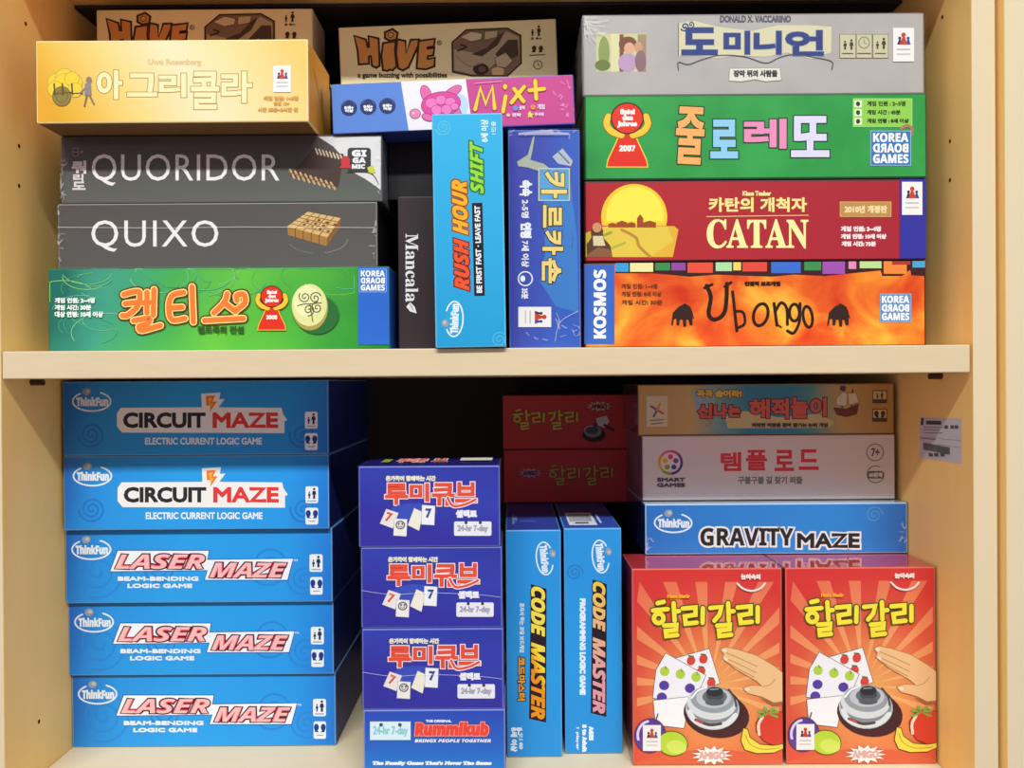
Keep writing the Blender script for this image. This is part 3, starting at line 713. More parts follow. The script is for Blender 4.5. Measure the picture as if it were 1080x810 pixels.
A.sts([[(616, 416), (636, 336), (656, 396), (682, 330), (690, 412)], [(732, 366), (722, 424)], [(764, 338), (800, 386)], [(802, 330), (754, 390)], [(844, 308), (848, 376)], [(822, 344), (878, 338)]], 14, '#f0d23c', (2.5, '#b85a30'))
A.st([(616, 318), (716, 310)], 3, '#e8a0c8'); A.done()
A = mixx.part('game_notes').crop(330, 0, 3.6)
A.ell(770, 412, 10, 10, '#6a90d8'); A.t('분석', (784, 402, 804, 418), '#f0dce8', b=.8); A.ell(836, 408, 10, 10, '#e08a4a'); A.t('게임', (852, 396, 880, 416), '#f0dce8', b=.8)
A.ell(742, 438, 7, 7, '#e8c0a0'); A.t('전략', (756, 430, 790, 445), '#f0dce8', b=.8); A.poly([(816, 434), (824, 422), (830, 432), (840, 432), (832, 440), (834, 450), (824, 444), (816, 449), (818, 440)], '#e8e04a'); A.t('주사위', (842, 428, 876, 442), '#f0dce8', b=.8); A.done()
mixx.wrap(top=False)
crinkles(mixx, [(596, 90), (598, 100), (594, 112), (602, 120), (588, 97)], 26, (6, 6), 4, seed=12)
hive2 = hive_box('tan game box with orange jagged lettering behind the pink and blue box', (361.5, 24, 591, 118), .092, .05, blk.ztop + .004, -1.95, (330.5, 0.3, 1/3.6, 0))

# ---------------------------------------------------------------- upper shelf, right stack
g_right = 'game boxes stacked at the right of the upper shelf'
m_ubo = ramp_mat('fiery_orange_art', [(0, '#c83418'), (.3, '#dc5a20'), (.5, '#e8852a'), (.68, '#f0a838'), (.85, '#e0c048'), (1, '#d86024')], c0=0.36, noise=1.9, scale=20, ax=0.3, warp=.6)
ubo = Box('orange game box with thin black lettering, lowest of the upper right stack', (615.5, 276, 977, 362), .035, .28, m_ubo, side='#8a2a1c', on=ZS, edge='#4a2018', bevel=.0018, group=g_right, top='#7a3020')  # edge colours in this stack are darkened as painted shadow gaps between boxes
A = ubo.part('block_pattern').crop(600, 180, 2.7)
A.poly([(132, 262), (1014, 256), (1014, 300), (975, 298), (972, 282), (948, 300), (892, 300), (888, 284), (828, 290), (728, 300), (640, 296), (578, 302), (420, 296), (345, 302), (236, 292), (132, 292)], '#3a1c1c')
for x0, y0, x1, y1, c in ((132, 262, 170, 288, '#3a9ad0'), (174, 262, 240, 288, '#e8e09a'), (246, 262, 288, 284, '#3a8a4a'), (292, 262, 332, 284, '#8a4a9a'), (338, 260, 410, 291, '#e05038'), (418, 260, 464, 286, '#a8d8a0'), (468, 260, 490, 284, '#e8d060'), (494, 260, 564, 287, '#d84a3a'), (576, 260, 660, 292, '#3a6ac8'), (670, 258, 718, 284, '#3a8a50'), (722, 258, 786, 294, '#9a50a8'), (796, 258, 818, 280, '#d88ab0'), (828, 258, 890, 278, '#b8d890'), (896, 258, 962, 294, '#e8863a'), (920, 256, 972, 268, '#a83828'), (978, 256, 1014, 276, '#4aa0cc')): A.rect(x0, y0, x1, y1, c)
A.done()
A = ubo.part('blue_band').crop(600, 180, 2.7); A.rect(44, 268, 130, 494, '#3a66bc'); A.at(600+88/2.7, 180+380/2.7, 1/2.7, -90); A.t(sb('KOSMOS'), (-98, -18, 98, 18), '#eef2f8', b=1.5); A.done()
A = ubo.part('title').crop(600, 180, 2.7); k = '#2a1810'
A.st([(392, 328), (404, 360), (398, 408), (416, 424), (444, 400), (450, 322)], 11.5, k, True); A.st([(386, 334), (408, 324)], 7.5, k); A.st([(444, 330), (462, 318)], 7.5, k)
A.st([(466, 345), (472, 400), (478, 456)], 8.5, k, True); A.st([(472, 400), (496, 404), (500, 436), (478, 448)], 7.5, k, True); A.ring(546, 410, 20, 32, 8.5, k, 0, 360, 15)
A.st([(584, 378), (592, 440)], 8.5, k); A.st([(588, 400), (604, 376), (620, 392), (622, 438)], 8, k, True); A.ring(642, 404, 14, 24, 8, k); A.st([(658, 378), (656, 430), (640, 462), (622, 456)], 8, k, True); A.ring(680, 416, 13, 30, 8, k, 0, 360, -8); A.st([(596, 440), (604, 446)], 5, k)
A.t('인젠틱 보드게임', (500, 315, 602, 329), '#2a1810', b=1.2); A.done()
for xo, name in ((0, 'elephant_picture'), (444, 'elephant_picture')):
    A = ubo.part(name).crop(600 + xo/2.7, 180, 2.7)
    A.poly([(296, 404), (312, 388), (330, 378), (346, 388), (352, 408), (352, 440), (344, 440), (340, 424), (334, 424), (334, 444), (326, 444), (324, 424), (316, 424), (314, 440), (306, 440), (306, 420), (298, 424), (296, 442), (291, 438)], '#33201a'); A.st([(348, 396), (355, 420)], 2.5, '#33201a'); A.done()
A = ubo.part('player_notes').crop(600, 180, 2.7)
A.t('게임 인원: 1~4명', (150, 322, 252, 336), '#7a3a20', b=.6); A.t('게임 연령: 8세 이상', (150, 344, 264, 358), '#7a3a20', b=.6); A.t('게임 시간: 30분', (150, 368, 266, 382), '#7a3a20', b=.6); A.done()
A = ubo.part('publisher_mark').crop(600, 180, 2.7); korea(A, 886, 352, 973, 430, '#5a8ac0'); A.done()

m_cat = ramp_mat('deep_red_art', [(0, '#b02a30'), (.5, '#a82832'), (1, '#a02634')], ax=3, c0=0.5, noise=.3, scale=8)
catan = Box('dark red game box with a yellow sun picture and cream lettering', (616, 189.5, 977, 276), .035, .28, m_cat, side='#6a1c24', on=ubo.ztop, edge='#4a1a20', bevel=.0018, group=g_right, right='#2a2a90')
A = catan.part('sun_picture').crop(600, 180, 2.7)
A.poly([(48, 178), (90, 160), (130, 156), (300, 158), (312, 168), (296, 246), (48, 246)], ramp_mat('field_art', [(0, '#8a8a30'), (.5, '#d8b838'), (1, '#e0a034')], ax=5, c0=1.1, noise=.9, scale=30))
A.ell(186, 132, 94, 94, '#f2c634', a0=165, a1=375); A.ell(188, 130, 82, 84, '#f8e04e', a0=170, a1=370)
A.poly([(96, 160), (280, 158), (298, 200), (230, 246), (60, 246), (52, 200)], '#dcc048')
for x0, x1, h in ((112, 136, 14), (136, 166, 20), (166, 190, 16), (194, 212, 38), (212, 248, 20)): A.poly([(x0, 162), (x0, 162-h*.7), ((x0+x1)/2, 162-h), (x1, 162-h*.7), (x1, 162)], '#9a4a24')
A.st([(150, 168), (190, 190), (200, 215), (230, 244)], 8, '#b8863a', True); A.st([(60, 200), (120, 176)], 7, '#8aa03c'); A.st([(100, 230), (160, 205)], 6, '#aab040')
A.poly([(52, 246), (50, 210), (64, 190), (62, 170), (76, 152), (92, 156), (98, 172), (96, 188), (118, 214), (124, 246)], '#5a3a28'); A.ell(80, 162, 13, 14, '#c89060'); A.poly([(68, 186), (96, 186), (104, 214), (70, 214)], '#d8c8a0'); A.poly([(54, 238), (84, 218), (116, 224), (124, 246), (54, 246)], '#8a5a3c'); A.done()
A = catan.part('title').crop(600, 180, 2.7)
A.t('카탄의 개척자', (398, 76, 678, 118), '#f0dc8a', b=1.8); A.st([(392, 131), (682, 127)], 2.2, '#e8cc80')
A.t(serif('CATAN'), (392, 138, 682, 222), '#f2e69a', b=1.6); A.t('Klaus Teuber', (494, 58, 576, 72), '#f0dc8a', b=1.0); A.done()
A = catan.part('player_notes').crop(600, 180, 2.7)
A.rect(773, 90, 916, 130, '#b88a4c', out=(2, '#d0ac6c')); A.t('2010년 개정판', (784, 99, 906, 121), '#e8d4a0', b=1.2)
A.t('게임 인원: 3~4명', (774, 158, 888, 174), '#f0dcdc', b=1.2); A.t('게임 연령: 10세 이상', (774, 180, 904, 195), '#f0dcdc', b=1.2); A.t('게임 시간: 75분', (776, 201, 874, 216), '#f0dcdc', b=1.2); A.done()
A = catan.part('blue_band').crop(600, 180, 2.7); A.rect(942, 24, 1016, 250, '#34349a'); pawn_sticker(A, 948, 32, 1006, 126); A.done()

m_zoo = ramp_mat('green_mottled_art', [(0, '#237c38'), (.5, '#2f9646'), (1, '#3aa650')], c0=0.5, noise=1.1, scale=24)
zoo = Box('bright green game box with orange, blue, pink and white lettering', (616, 99, 978, 187), .035, .28, m_zoo, side='#6a7a4a', on=catan.ztop, edge='#2a5a34', bevel=.0018, group=g_right)
A = zoo.part('award_emblem').crop(600, 0, 2.7); award(A, 166, 296, 474, '2007'); A.done()
A = zoo.part('title').crop(600, 0, 2.7); ok = (3.4, '#2a3a20')
A.t('줄', (304, 304, 386, 468), '#f0a860', b=4.5, out=(ok,), rot=3); A.t('로', (402, 340, 482, 452), '#8ac4e4', b=6, out=(ok,)); A.t('레', (498, 338, 620, 424), '#e08ab4', b=4.5, out=(ok,)); A.t('또', (632, 330, 742, 448), '#d4d2f0', b=5, out=(ok,)); A.done()
A = zoo.part('player_notes').crop(600, 0, 2.7)
A.rect(810, 282, 976, 360, '#8cc850', out=(1.6, '#b8e08a'))
for i, (s, x1) in enumerate((('게임 인원 : 2~5명', 958), ('게임 시간 : 45분', 944), ('게임 연령 : 8세 이상', 968))): A.t(s, (848, 288+i*25, x1, 303+i*24), '#1f3a18', b=.8); A.rect(812, 286+i*25, 834, 306+i*25, '#d8ecc0'); A.ell(823, 296+i*25, 6, 7, '#3a3a30')
A.st([(946, 366), (962, 358), (976, 366), (974, 384)], 9, '#a87a5a', True); A.done()
A = zoo.part('publisher_mark').crop(600, 0, 2.7); korea(A, 860, 374, 972, 470, '#3a72b4'); A.done()

m_gre = ramp_mat('grey_stone_art', [(0, '#a4a09c'), (.5, '#b0aca8'), (1, '#bab6b2')], c0=0.5, noise=1.2, scale=22)
dom = Box('grey shrink-wrapped game box with dark blue lettering, topmost of the upper right stack', (614, 14, 975.5, 97), .04, .28, m_gre, side='#9a958f', on=zoo.ztop, edge='#8a8682', bevel=.0018, group=g_right)
A = dom.part('couple_picture').crop(600, 0, 2.7)
A.rect(78, 96, 220, 204, '#c8c896'); A.rect(120, 96, 146, 204, '#d8d4a4'); A.ell(100, 150, 16, 46, '#8a9a58'); A.ell(96, 186, 22, 16, '#6a7a40'); A.rect(144, 98, 156, 204, '#7a5a3a')
A.ell(168, 126, 26, 22, '#7a4a34'); A.ell(172, 138, 15, 17, '#d8a888'); A.ell(168, 178, 28, 26, '#b898b8'); A.rect(196, 98, 220, 204, '#a08a6a'); A.ell(198, 134, 12, 14, '#c89878'); A.ell(204, 174, 16, 30, '#8a6a70'); A.done()
A = dom.part('title').crop(600, 0, 2.7); nv = '#2e3f7c'
A.poly([(312, 66), (360, 60), (420, 76), (520, 88), (600, 72), (680, 72), (748, 76), (746, 150), (690, 168), (620, 150), (560, 162), (480, 158), (420, 166), (350, 156), (312, 160)], '#d2cda8')
A.t('도', (320, 78, 424, 158), nv, b=5, out=((1.5, '#8a94b0'),)); A.t('미', (440, 88, 516, 156), nv, b=4, out=((1.5, '#8a94b0'),)); A.t('니', (526, 88, 606, 156), nv, b=4, out=((1.5, '#8a94b0'),)); A.t('언', (616, 86, 726, 160), nv, b=4, out=((1.5, '#8a94b0'),))
A.spiral(330, 76, 13, 1.4, 4, nv); A.spiral(348, 70, 9, 1.2, 3, nv)
A.st([(312, 200), (312, 178), (340, 184), (380, 170), (430, 158), (500, 162), (560, 180), (600, 164), (640, 156), (700, 164), (748, 176), (748, 198)], 3, '#4a4c50', True); A.st([(312, 158), (312, 66)], 2, '#6a6a60')
A.t('DONALD X. VACCARINO', (430, 44, 632, 64), '#5a5a66', b=1.0); A.done()
A = dom.part('subtitle_banner').crop(600, 0, 2.7)
A.poly([(458, 196), (600, 194), (604, 228), (560, 232), (530, 226), (490, 232), (456, 230)], '#dddaca', out=(1.5, '#8a8878')); A.t('장막 뒤의 사람들', (468, 200, 594, 220), '#3a3a3a', b=1.3); A.done()
A = dom.part('player_notes').crop(600, 0, 2.7)
for i in range(3): A.rect(772+i*47, 99, 816+i*46, 165, '#c6c29e', out=(1.5, '#6a6858'))
person_icon(A, 786, 142, 26, '#3a3a34'); person_icon(A, 804, 142, 30, '#3a3a34'); A.ring(840, 122, 15, 16, 3, '#8a8870'); A.st([(840, 112), (840, 122), (846, 126)], 2, '#8a8870'); person_icon(A, 878, 140, 22, '#3a3a34'); person_icon(A, 896, 140, 32, '#3a3a34')
A.st([(778, 153), (808, 153)], 3, '#5a5848'); A.st([(822, 153), (858, 153)], 3, '#5a5848'); A.st([(872, 153), (900, 153)], 3, '#5a5848'); A.done()
A = dom.part('publisher_mark').crop(600, 0, 2.7); pawn_sticker(A, 922, 80, 982, 176); A.done()
dom.wrap(top=False)
A = dom.part('wrap_gather', label='gathered shrink wrap').crop(600, 0, 2.7); rnd = random.Random(6)
for i in range(26):
    a = math.radians(rnd.uniform(-20, 95)); l = rnd.uniform(20, 70); A.st([(42+rnd.uniform(0, 8), 60+rnd.uniform(-10, 40)), (42+l*math.cos(a), 66+l*math.sin(a))], rnd.uniform(1.5, 5), GATHER)
A.done()

# ---------------------------------------------------------------- lower shelf, left stack of blue boxes
g_blue = 'blue game boxes in the lower left stack'
m_blue = ramp_mat('blue_swirl_art', [(0, '#2468c4'), (.12, '#288cdc'), (.4, '#2a9ce6'), (.8, '#2896e4'), (1, '#2270cc')], ax=3.6, az=-1.0, c0=0.52, noise=.16, scale=9)
def blue_swirls(B, x0, x1, y0, y1, seed=0):
    h = y1-y0; pts = [(x0+34, y1-30, 30), (x1-66, y0+h*.5, 22), (x1-30, y1-h*.3, 17), (x0+h*1.35, y0+h*.55, 17)][seed % 2::1]
    for i, (x, y, r) in enumerate(pts):
        A = B.part('swirl'); r = min(r, y1-y-2, y-y0-2); A.spiral(x, y, r, 2.3, 2.2, '#2884d4', 40*i, 1); A.done()
las = Box('blue game box with slanted red lettering, bottom of the lower left stack', (76, 710.5, 354, 785.5), .10, .2, m_blue, side='#1e2f7a', on=ZF, edge=BLUE_EDGE, group=g_blue, top='#2458a8')
blue_swirls(las, 76, 354, 712, 785)
A = las.part('maker_logo'); bulb_logo(A, 103, 732, 1.0); A.done()
A = las.part('title').crop(50, 590, 3.375)
def slant_plate(A, x0, y0, x1, y1, k): A.poly([(x0+k, y0), (x1, y0), (x1-k, y1), (x0, y1)], '#eef0f4')
A.poly([(272, 484), (592, 484), (586, 516), (888, 512), (868, 586), (578, 586), (588, 552), (246, 556)], '#eaeef4', out=(3, '#234a92'))
A.t(si('LASER'), (262, 496, 580, 548), '#e2505c', b=3.0, out=((4.5, '#3a1a2c'),), sh=.12, sp=.96)
A.t(si('MAZE'), (594, 526, 866, 578), '#e2505c', b=3.0, out=((4.5, '#3a1a2c'),), sh=.12, sp=.96)
A.t(si('LASER'), (262, 496, 580, 548), '#f0b8b8', b=0.2, sh=.12, sp=.96); A.t(si('MAZE'), (594, 526, 866, 578), '#f0b8b8', b=0.2, sh=.12, sp=.96)
A.t('TM', (888, 514, 904, 521), '#dfe8f0', b=.3); A.done()
A = las.part('subtitle').crop(50, 590, 3.375); A.t('BEAM-BENDING', (272, 574, 556, 590), '#dfeaf4', b=1.7); A.t('LOGIC GAME', (306, 599, 534, 615), '#dfeaf4', b=1.7); A.done()
A = las.part('player_tags').crop(50, 590, 3.375); people_tag(A, 946, 496, 992, 558); heads_tag(A, 948, 576, 992, 638); A.done()
dl = las.h + .0003; k = S
las2 = dup(las.root, -.0006, -.004, dl, 'blue game box with slanted red lettering, second from the bottom of its stack')
las1 = dup(las.root, 0, -.009, 2*dl, 'blue box with slanted red lettering, third from the bottom of its stack')
zc = las.ztop + 2*dl
cir = Box('bright blue box with white title plate, second from the top of its stack', (67, 480.3, 347, 559), .085, .2, m_blue, side='#1e2f7a', on=zc, edge=BLUE_EDGE, group=g_blue, top='#2c2c50')
A = cir.part('swirl'); A.spiral(97, 537, 14, 2.4, 2.4, '#2478cc', 30); A.done()
A = cir.part('swirl'); A.spiral(320, 538, 14, 2.2, 2.2, '#2478cc', 120); A.done()
A = cir.part('maker_logo'); bulb_logo(A, 97.5, 502, 1.0); A.done()
A = cir.part('title').crop(50, 395, 3.375)
A.poly([(264, 384), (552, 382), (550, 334), (618, 330), (614, 354), (634, 352), (612, 382), (836, 384), (840, 404), (856, 428), (846, 432), (846, 474), (268, 472), (250, 450), (250, 404)], '#eceae8')
A.poly([(566, 342), (600, 340), (590, 362), (606, 362), (580, 400), (584, 376), (568, 376)], '#ee7a2c'); A.poly([(574, 350), (590, 348), (582, 368), (592, 370), (582, 386)], '#f2b040')
A.t('CIRCUIT', (272, 400, 566, 456), '#2c2a30', b=3.4, sp=.98); A.t('MAZE', (590, 400, 824, 456), '#dc3c3c', b=3.6); A.done()
A = cir.part('subtitle').crop(50, 395, 3.375); A.t('ELECTRIC CURRENT LOGIC GAME', (350, 490, 766, 515), '#e6eef6', b=1.1); A.done()
A = cir.part('player_tags').crop(50, 395, 3.375); people_tag(A, 919, 398, 964, 458); heads_tag(A, 919, 474, 964, 534); A.done()
cir1 = dup(cir.root, 0, .0, cir.h + .0003, 'shaded blue box with title plate, topmost of its stack under the shelf')

# ---------------------------------------------------------------- lower shelf, dark blue stack
g_rum = 'dark blue tile game boxes stacked in the middle of the lower shelf'
m_rb = ramp_mat('royal_blue_art', [(0, '#30309a'), (.4, '#34329f'), (.6, '#3440ac'), (1, '#2a2a8c')], az=6, ax=1.0, c0=0.28, noise=.4, scale=9)
m_rl = ramp_mat('blue_fade_art', [(0, '#2a8ad0'), (.45, '#2c66c0'), (1, '#2f3cab')], az=13, c0=0.0, noise=.3, scale=8)
low = Box('bottom box of the dark blue stack, with small red lettering, fading to light blue', (383.5, 748.5, 533, 834), .02, .075, m_rl, side='#2a2a80', on=ZF, edge='#7a8ad0', group=g_rum, top='#2c2c84')
A = low.part('tile_logo').crop(330, 740, 5.143)
A.rect(310, 108, 530, 208, '#d4eaf0'); A.t('24-hr 7-day', (326, 132, 516, 192), '#8cc8d0', b=2.4); A.ell(370, 126, 10, 10, '#3a4a78'); A.ell(472, 126, 10, 10, '#3a4a78'); A.done()
A = low.part('title').crop(330, 740, 5.143); A.t(sb('Rummikub'), (552, 110, 958, 186), '#e8473c', b=5, out=((4, '#f0a090'), (3, '#5a2a70')), sh=.1); A.t('THE ORIGINAL', (612, 98, 752, 112), '#e8e8f4', b=1.4); A.done()
A = low.part('subtitle').crop(330, 740, 5.143); A.t(si('BRINGS PEOPLE TOGETHER'), (552, 203, 966, 221), '#e6eaf6', b=.8)
A.t(serif("The Family Game That's Never The Same"), (320, 322, 972, 348), '#e6f0f8', b=2.2, sh=.2); A.done()
rum = Box('dark blue tile game box, second from the bottom of its stack', (382, 663, 531, 749), .02, .075, m_rb, side='#26267a', on=low.ztop, edge='#6a74c0', group=g_rum, top='#30309a')
A = rum.part('title').crop(360, 470, 2.383)
O = ((2.4, '#f0e6ea'), (1.6, '#5a2a60'))
for s, bx in (('루', (118, 503, 176, 558)), ('미', (180, 503, 230, 550)), ('큐', (236, 502, 294, 560)), ('브', (294, 500, 350, 552))): A.t(s, bx, '#e2523c', b=2.8, out=O)
A.st([(276, 540), (290, 560), (320, 556), (346, 544)], 6, '#e2523c', True, (2.4, '#f0e6ea'))
A.done()
A = rum.part('tagline').crop(360, 470, 2.383); A.t('온가족이 함께하는 시간', (120, 484, 246, 498), '#e8e6c8', b=1.1); A.t('셀렉트', (296, 570, 350, 590), '#eceaf2', b=1.7); A.done()
A = rum.part('tile_picture').crop(360, 470, 2.383)
A.ell(190, 575, 60, 22, '#3a50b8')
A.poly([(122, 568), (152, 578), (138, 616), (106, 604)], '#e8e4de', out=(1, '#9a94a8')); A.t('7', (120, 576, 136, 600), '#e2523c', b=1.6, rot=18)
A.poly([(142, 592), (174, 594), (172, 636), (140, 634)], '#eceae4', out=(1, '#9a94a8')); A.ell(157, 608, 12, 11, '#5a5a5a'); A.ell(157, 608, 9, 8, '#dcdad4'); A.ell(153, 605, 2.2, 2.6, '#3a3a3a'); A.ell(162, 605, 2.2, 2.6, '#3a3a3a'); A.ring(157, 608, 5, 5, 1.4, '#3a3a3a', 20, 160)
A.poly([(192, 566), (214, 576), (204, 622), (176, 608)], '#ece8d8', out=(1, '#9a94a8'))
A.poly([(212, 558), (244, 560), (242, 608), (210, 606)], '#eceef0', out=(1, '#9a94a8')); A.t('7', (220, 566, 236, 590), '#3a4a8a', b=1.8); A.done()
A = rum.part('tile_logo').crop(360, 470, 2.383); A.rrect(292, 599, 386, 635, 4, '#e8e8ee'); A.t('24-hr 7-day', (300, 608, 378, 628), '#a4a4b4', b=1.2); A.ell(322, 602, 4, 4, '#3a3a4a'); A.ell(358, 602, 4, 4, '#3a3a4a'); A.done()
rum.wrap(top=True)
A = rum.part('wrap_seam').crop(360, 470, 2.383); A.st([(54, 568), (130, 578), (220, 574), (340, 578), (404, 585)], 1.2, SEAM, True); A.done()
dr = rum.h + .0004
r2 = dup(rum.root, -.0006, .0012, dr, 'dark blue tile game box, third from the bottom of its stack')
r1 = dup(rum.root, -.0020, .0005, 2*dr, 'topmost box of the dark blue stack, its top panel showing', ('wrap_seam',))
r1b = rum; keep = rum.root; rum.root = r1; rum.n += 5      # lid print only on the topmost box
A = rum.part('lid_print', 'top'); A.rect(13, 38, 19, 72, '#8aa04a'); A.t('루미큐', (24, 30, 46, 78), '#e2523c', b=.5, out=((.8, '#f0e6ea'),)); A.t('브', (50, 30, 61, 70), '#e2523c', b=.5, out=((.8, '#f0e6ea'),)); A.rrect(70, 22, 94, 58, 3, '#d8d8d0'); A.done()
rum.root = keep

# ---------------------------------------------------------------- lower shelf, two standing blue boxes
m_code = ramp_mat('sky_blue_art', [(0, '#2a88d2'), (.5, '#2b98de'), (1, '#2a90da')], az=5, c0=0.1, noise=.2, scale=10)
codeL = Box('blue standing game box with yellow vertical lettering, next to the dark blue stack', (534, 559, 592.3, 801), .074, .25, m_code, side='#23429a', on=ZF, edge='#5aa0d8', top='#2c3f9c')
codeR = Box('blue standing game box with pink and yellow vertical lettering, right one of the two', (595.3, 557, 656, 797.5), .08, .25, m_code, side='#23429a', on=ZF, edge='#5aa0d8', top='#2c4aa8')
def code_title(A, x0, y0, x1, y1, m):
    A.at((x0+x1)/2, (y0+y1)/2, 1, 90); L = y1-y0; H = x1-x0
    A.poly([(-L/2-2, H/2), (-L/2+3, -H/2-1.5), (L/2+3, -H/2-1), (L/2-1, H/2+2)], '#2a1c2c')
    A.t(si('CODE'), (-L/2, -H/2, -L*.12, H/2), m, b=.6, out=((1.0, '#1c141c'),), sh=.1, sp=.9); A.t(si('MASTER'), (-L*.08, -H/2, L/2, H/2), m, b=.6, out=((1.0, '#1c141c'),), sh=.1, sp=.92)
m_gold = ramp_mat('gold_lettering', [(0, '#e8901c'), (.5, '#f2c62c'), (1, '#f0d850')], az=30, c0=-2.5, ax=80)
m_pink = ramp_mat('pink_gold_lettering', [(0, '#d880a8'), (.5, '#e0a0a0'), (1, '#ecc63c')], az=6, c0=0.0)
A = codeL.part('maker_logo'); bulb_logo(A, 574.5, 589, .86, 84); A.done()
A = codeL.part('title'); code_title(A, 560, 618, 575, 759, m_gold); A.done()
A = codeL.part('korean_title'); A.at(550, 716, 1, 90); A.t('코드마스터', (-23, -4, 23, 4), '#e8a040', b=.5, out=((.9, '#2a1c2c'),)); A.done()
A = codeL.part('subtitle'); A.at(550.5, 662, 1, 90); A.t('혼자서 하는 코딩 보드게임', (-26, -2.6, 26, 2.6), '#d8ecf8', b=.2); A.done()
A = codeL.part('age_mark'); A.at(543.5, 781, 1, 90); A.t('8~', (-14, -7, -6, -1), '#e4f0fa', b=.4); A.t('8세 이상', (-14, -2, 12, 5), '#e4f0fa', b=.5); A.t('1인용', (-12, -8, 10, -4), '#cfe4f4', b=.2); A.done()
A = codeR.part('maker_logo'); bulb_logo(A, 633.5, 587, .86, 84); A.done()
A = codeR.part('title'); code_title(A, 625, 613, 638.5, 753, m_pink); A.done()
A = codeR.part('subtitle'); A.at(614.5, 682, 1, 90); A.t('PROGRAMMING LOGIC GAME', (-51, -3.2, 51, 3.2), '#dcecf8', b=.7); A.done()
A = codeR.part('age_mark'); A.at(616, 781, 1, 90); A.t(sb('AGES'), (-15, -10, 0, -5), '#e4f0fa', b=.4); A.t(sb('8 to Adult'), (-17, -3, 12, 2), '#e4f0fa', b=.4); A.t('1 player', (-14, 5, 10, 9), '#cfe4f4', b=.3); A.done()
A = codeR.part('swirl'); A.spiral(606, 604, 9, 2, 1.4, '#2a7cc2', 0); A.done()
A = codeR.part('barcode_label', 'top'); A.rect(12, 66, 62, 94, '#d8dce4')
for i in range(16): A.rect(16+i*2.6, 69, 17.3+i*2.6, 86, '#50546a')
A.rect(24, 88, 48, 91, '#50546a'); A.rect(68, 70, 72, 90, '#b8d0ec'); A.done()
A = codeL.part('lid_print', 'top'); A.t('8+', (12, 66, 22, 88), '#7a9ad0', b=.4); A.rect(26, 80, 58, 84, '#3a60b8'); A.done()

# two dark red boxes lying at the back on top of the standing blue ones
m_dr = ramp_mat('red_art', [(0, '#c23a3a'), (1, '#cc4040')], c0=.5, noise=.5, scale=16)
g_red = 'dark red boxes lying in the shade behind'
ztc = max(codeL.ztop, codeR.ztop)
redB = Box('dark red box with gold lettering and no picture, under its twin at the back', (531, 474, 663, 531), .234, .16, m_dr, side='#8a2a30', on=ztc, edge='#9a3438', group=g_red)
redT = Box('dark red box with gold lettering and a bell picture, upper one at the back', (530, 416.5, 661.5, 474), .234, .16, m_dr, side='#8a2a30', on=redB.ztop, edge='#9a3438', group=g_red)
HALLI = [[(146, 222), (168, 217)], [(130, 248), (182, 243)], [(150+17*math.cos(t*.3927), 276+17*math.sin(t*.3927)) for t in range(17)], [(203, 222), (207, 284)], [(207, 252), (222, 250)],
         [(170, 302), (213, 299), (212, 317), (175, 321), (177, 339), (216, 335)], [(236, 241), (281, 237), (281, 263), (243, 269), (246, 295), (285, 291)], [(307, 240), (306, 292)],
         [(334, 239), (373, 235), (366, 263), (348, 284)], [(397, 222), (399, 283)], [(399, 252), (416, 250)], [(358, 302), (403, 298), (402, 315), (364, 319), (366, 339), (408, 334)],
         [(431, 237), (477, 233), (477, 259), (438, 265), (442, 292), (481, 288)], [(502, 236), (502, 288)]]
def halli(A, w, col, out): A.sts(HALLI, w, col, out)
A = redT.part('title').at(510 + (166-124*.969)/5.4, 400 + (168-210*.9)/5.4, .969/5.4, 0, .9/5.4); halli(A, 13, '#d8b84a', (3.5, '#4a3020')); A.done()
A = redT.part('bell_picture').crop(510, 400, 5.4); A.ell(628, 314, 66, 44, '#33282c'); A.ell(622, 298, 50, 34, '#8a8a8c'); A.ell(618, 290, 36, 22, '#55555a'); A.ring(620, 294, 46, 28, 6, '#b8b8ba', 180, 300)
A.poly([(640, 222), (700, 208), (716, 240), (690, 276), (650, 262)], '#d8d2cc'); A.st([(690, 262), (740, 290)], 16, '#4a2c30'); A.ell(636, 260, 14, 12, '#4a4a4e'); A.done()
def burst(A, cx, cy, rx, ry, col, n=11, inner=.62):
    A.poly([(cx + (rx if i % 2 == 0 else rx*inner)*math.cos(i*math.pi/n), cy + (ry if i % 2 == 0 else ry*inner)*math.sin(i*math.pi/n)) for i in range(2*n)], col)
A = redT.part('maker_logo').crop(510, 400, 5.4); burst(A, 658, 154, 74, 30, '#c8b8a8'); A.t('AMIGO', (612, 140, 704, 168), '#8a2a30', b=2.5); A.done()
A = redB.part('title').at(510 + (370-124*.955)/5.4, 400 + (484-210*.9)/5.4, .955/5.4, 0, .9/5.4); halli(A, 12, '#c8a850', (3.5, '#4a3020')); A.done()
A = redB.part('maker_logo').crop(510, 400, 5.4); burst(A, 266, 534, 68, 30, '#b8a4b0'); A.t('AMIGO', (224, 520, 308, 548), '#7a3a60', b=2.5); A.done()

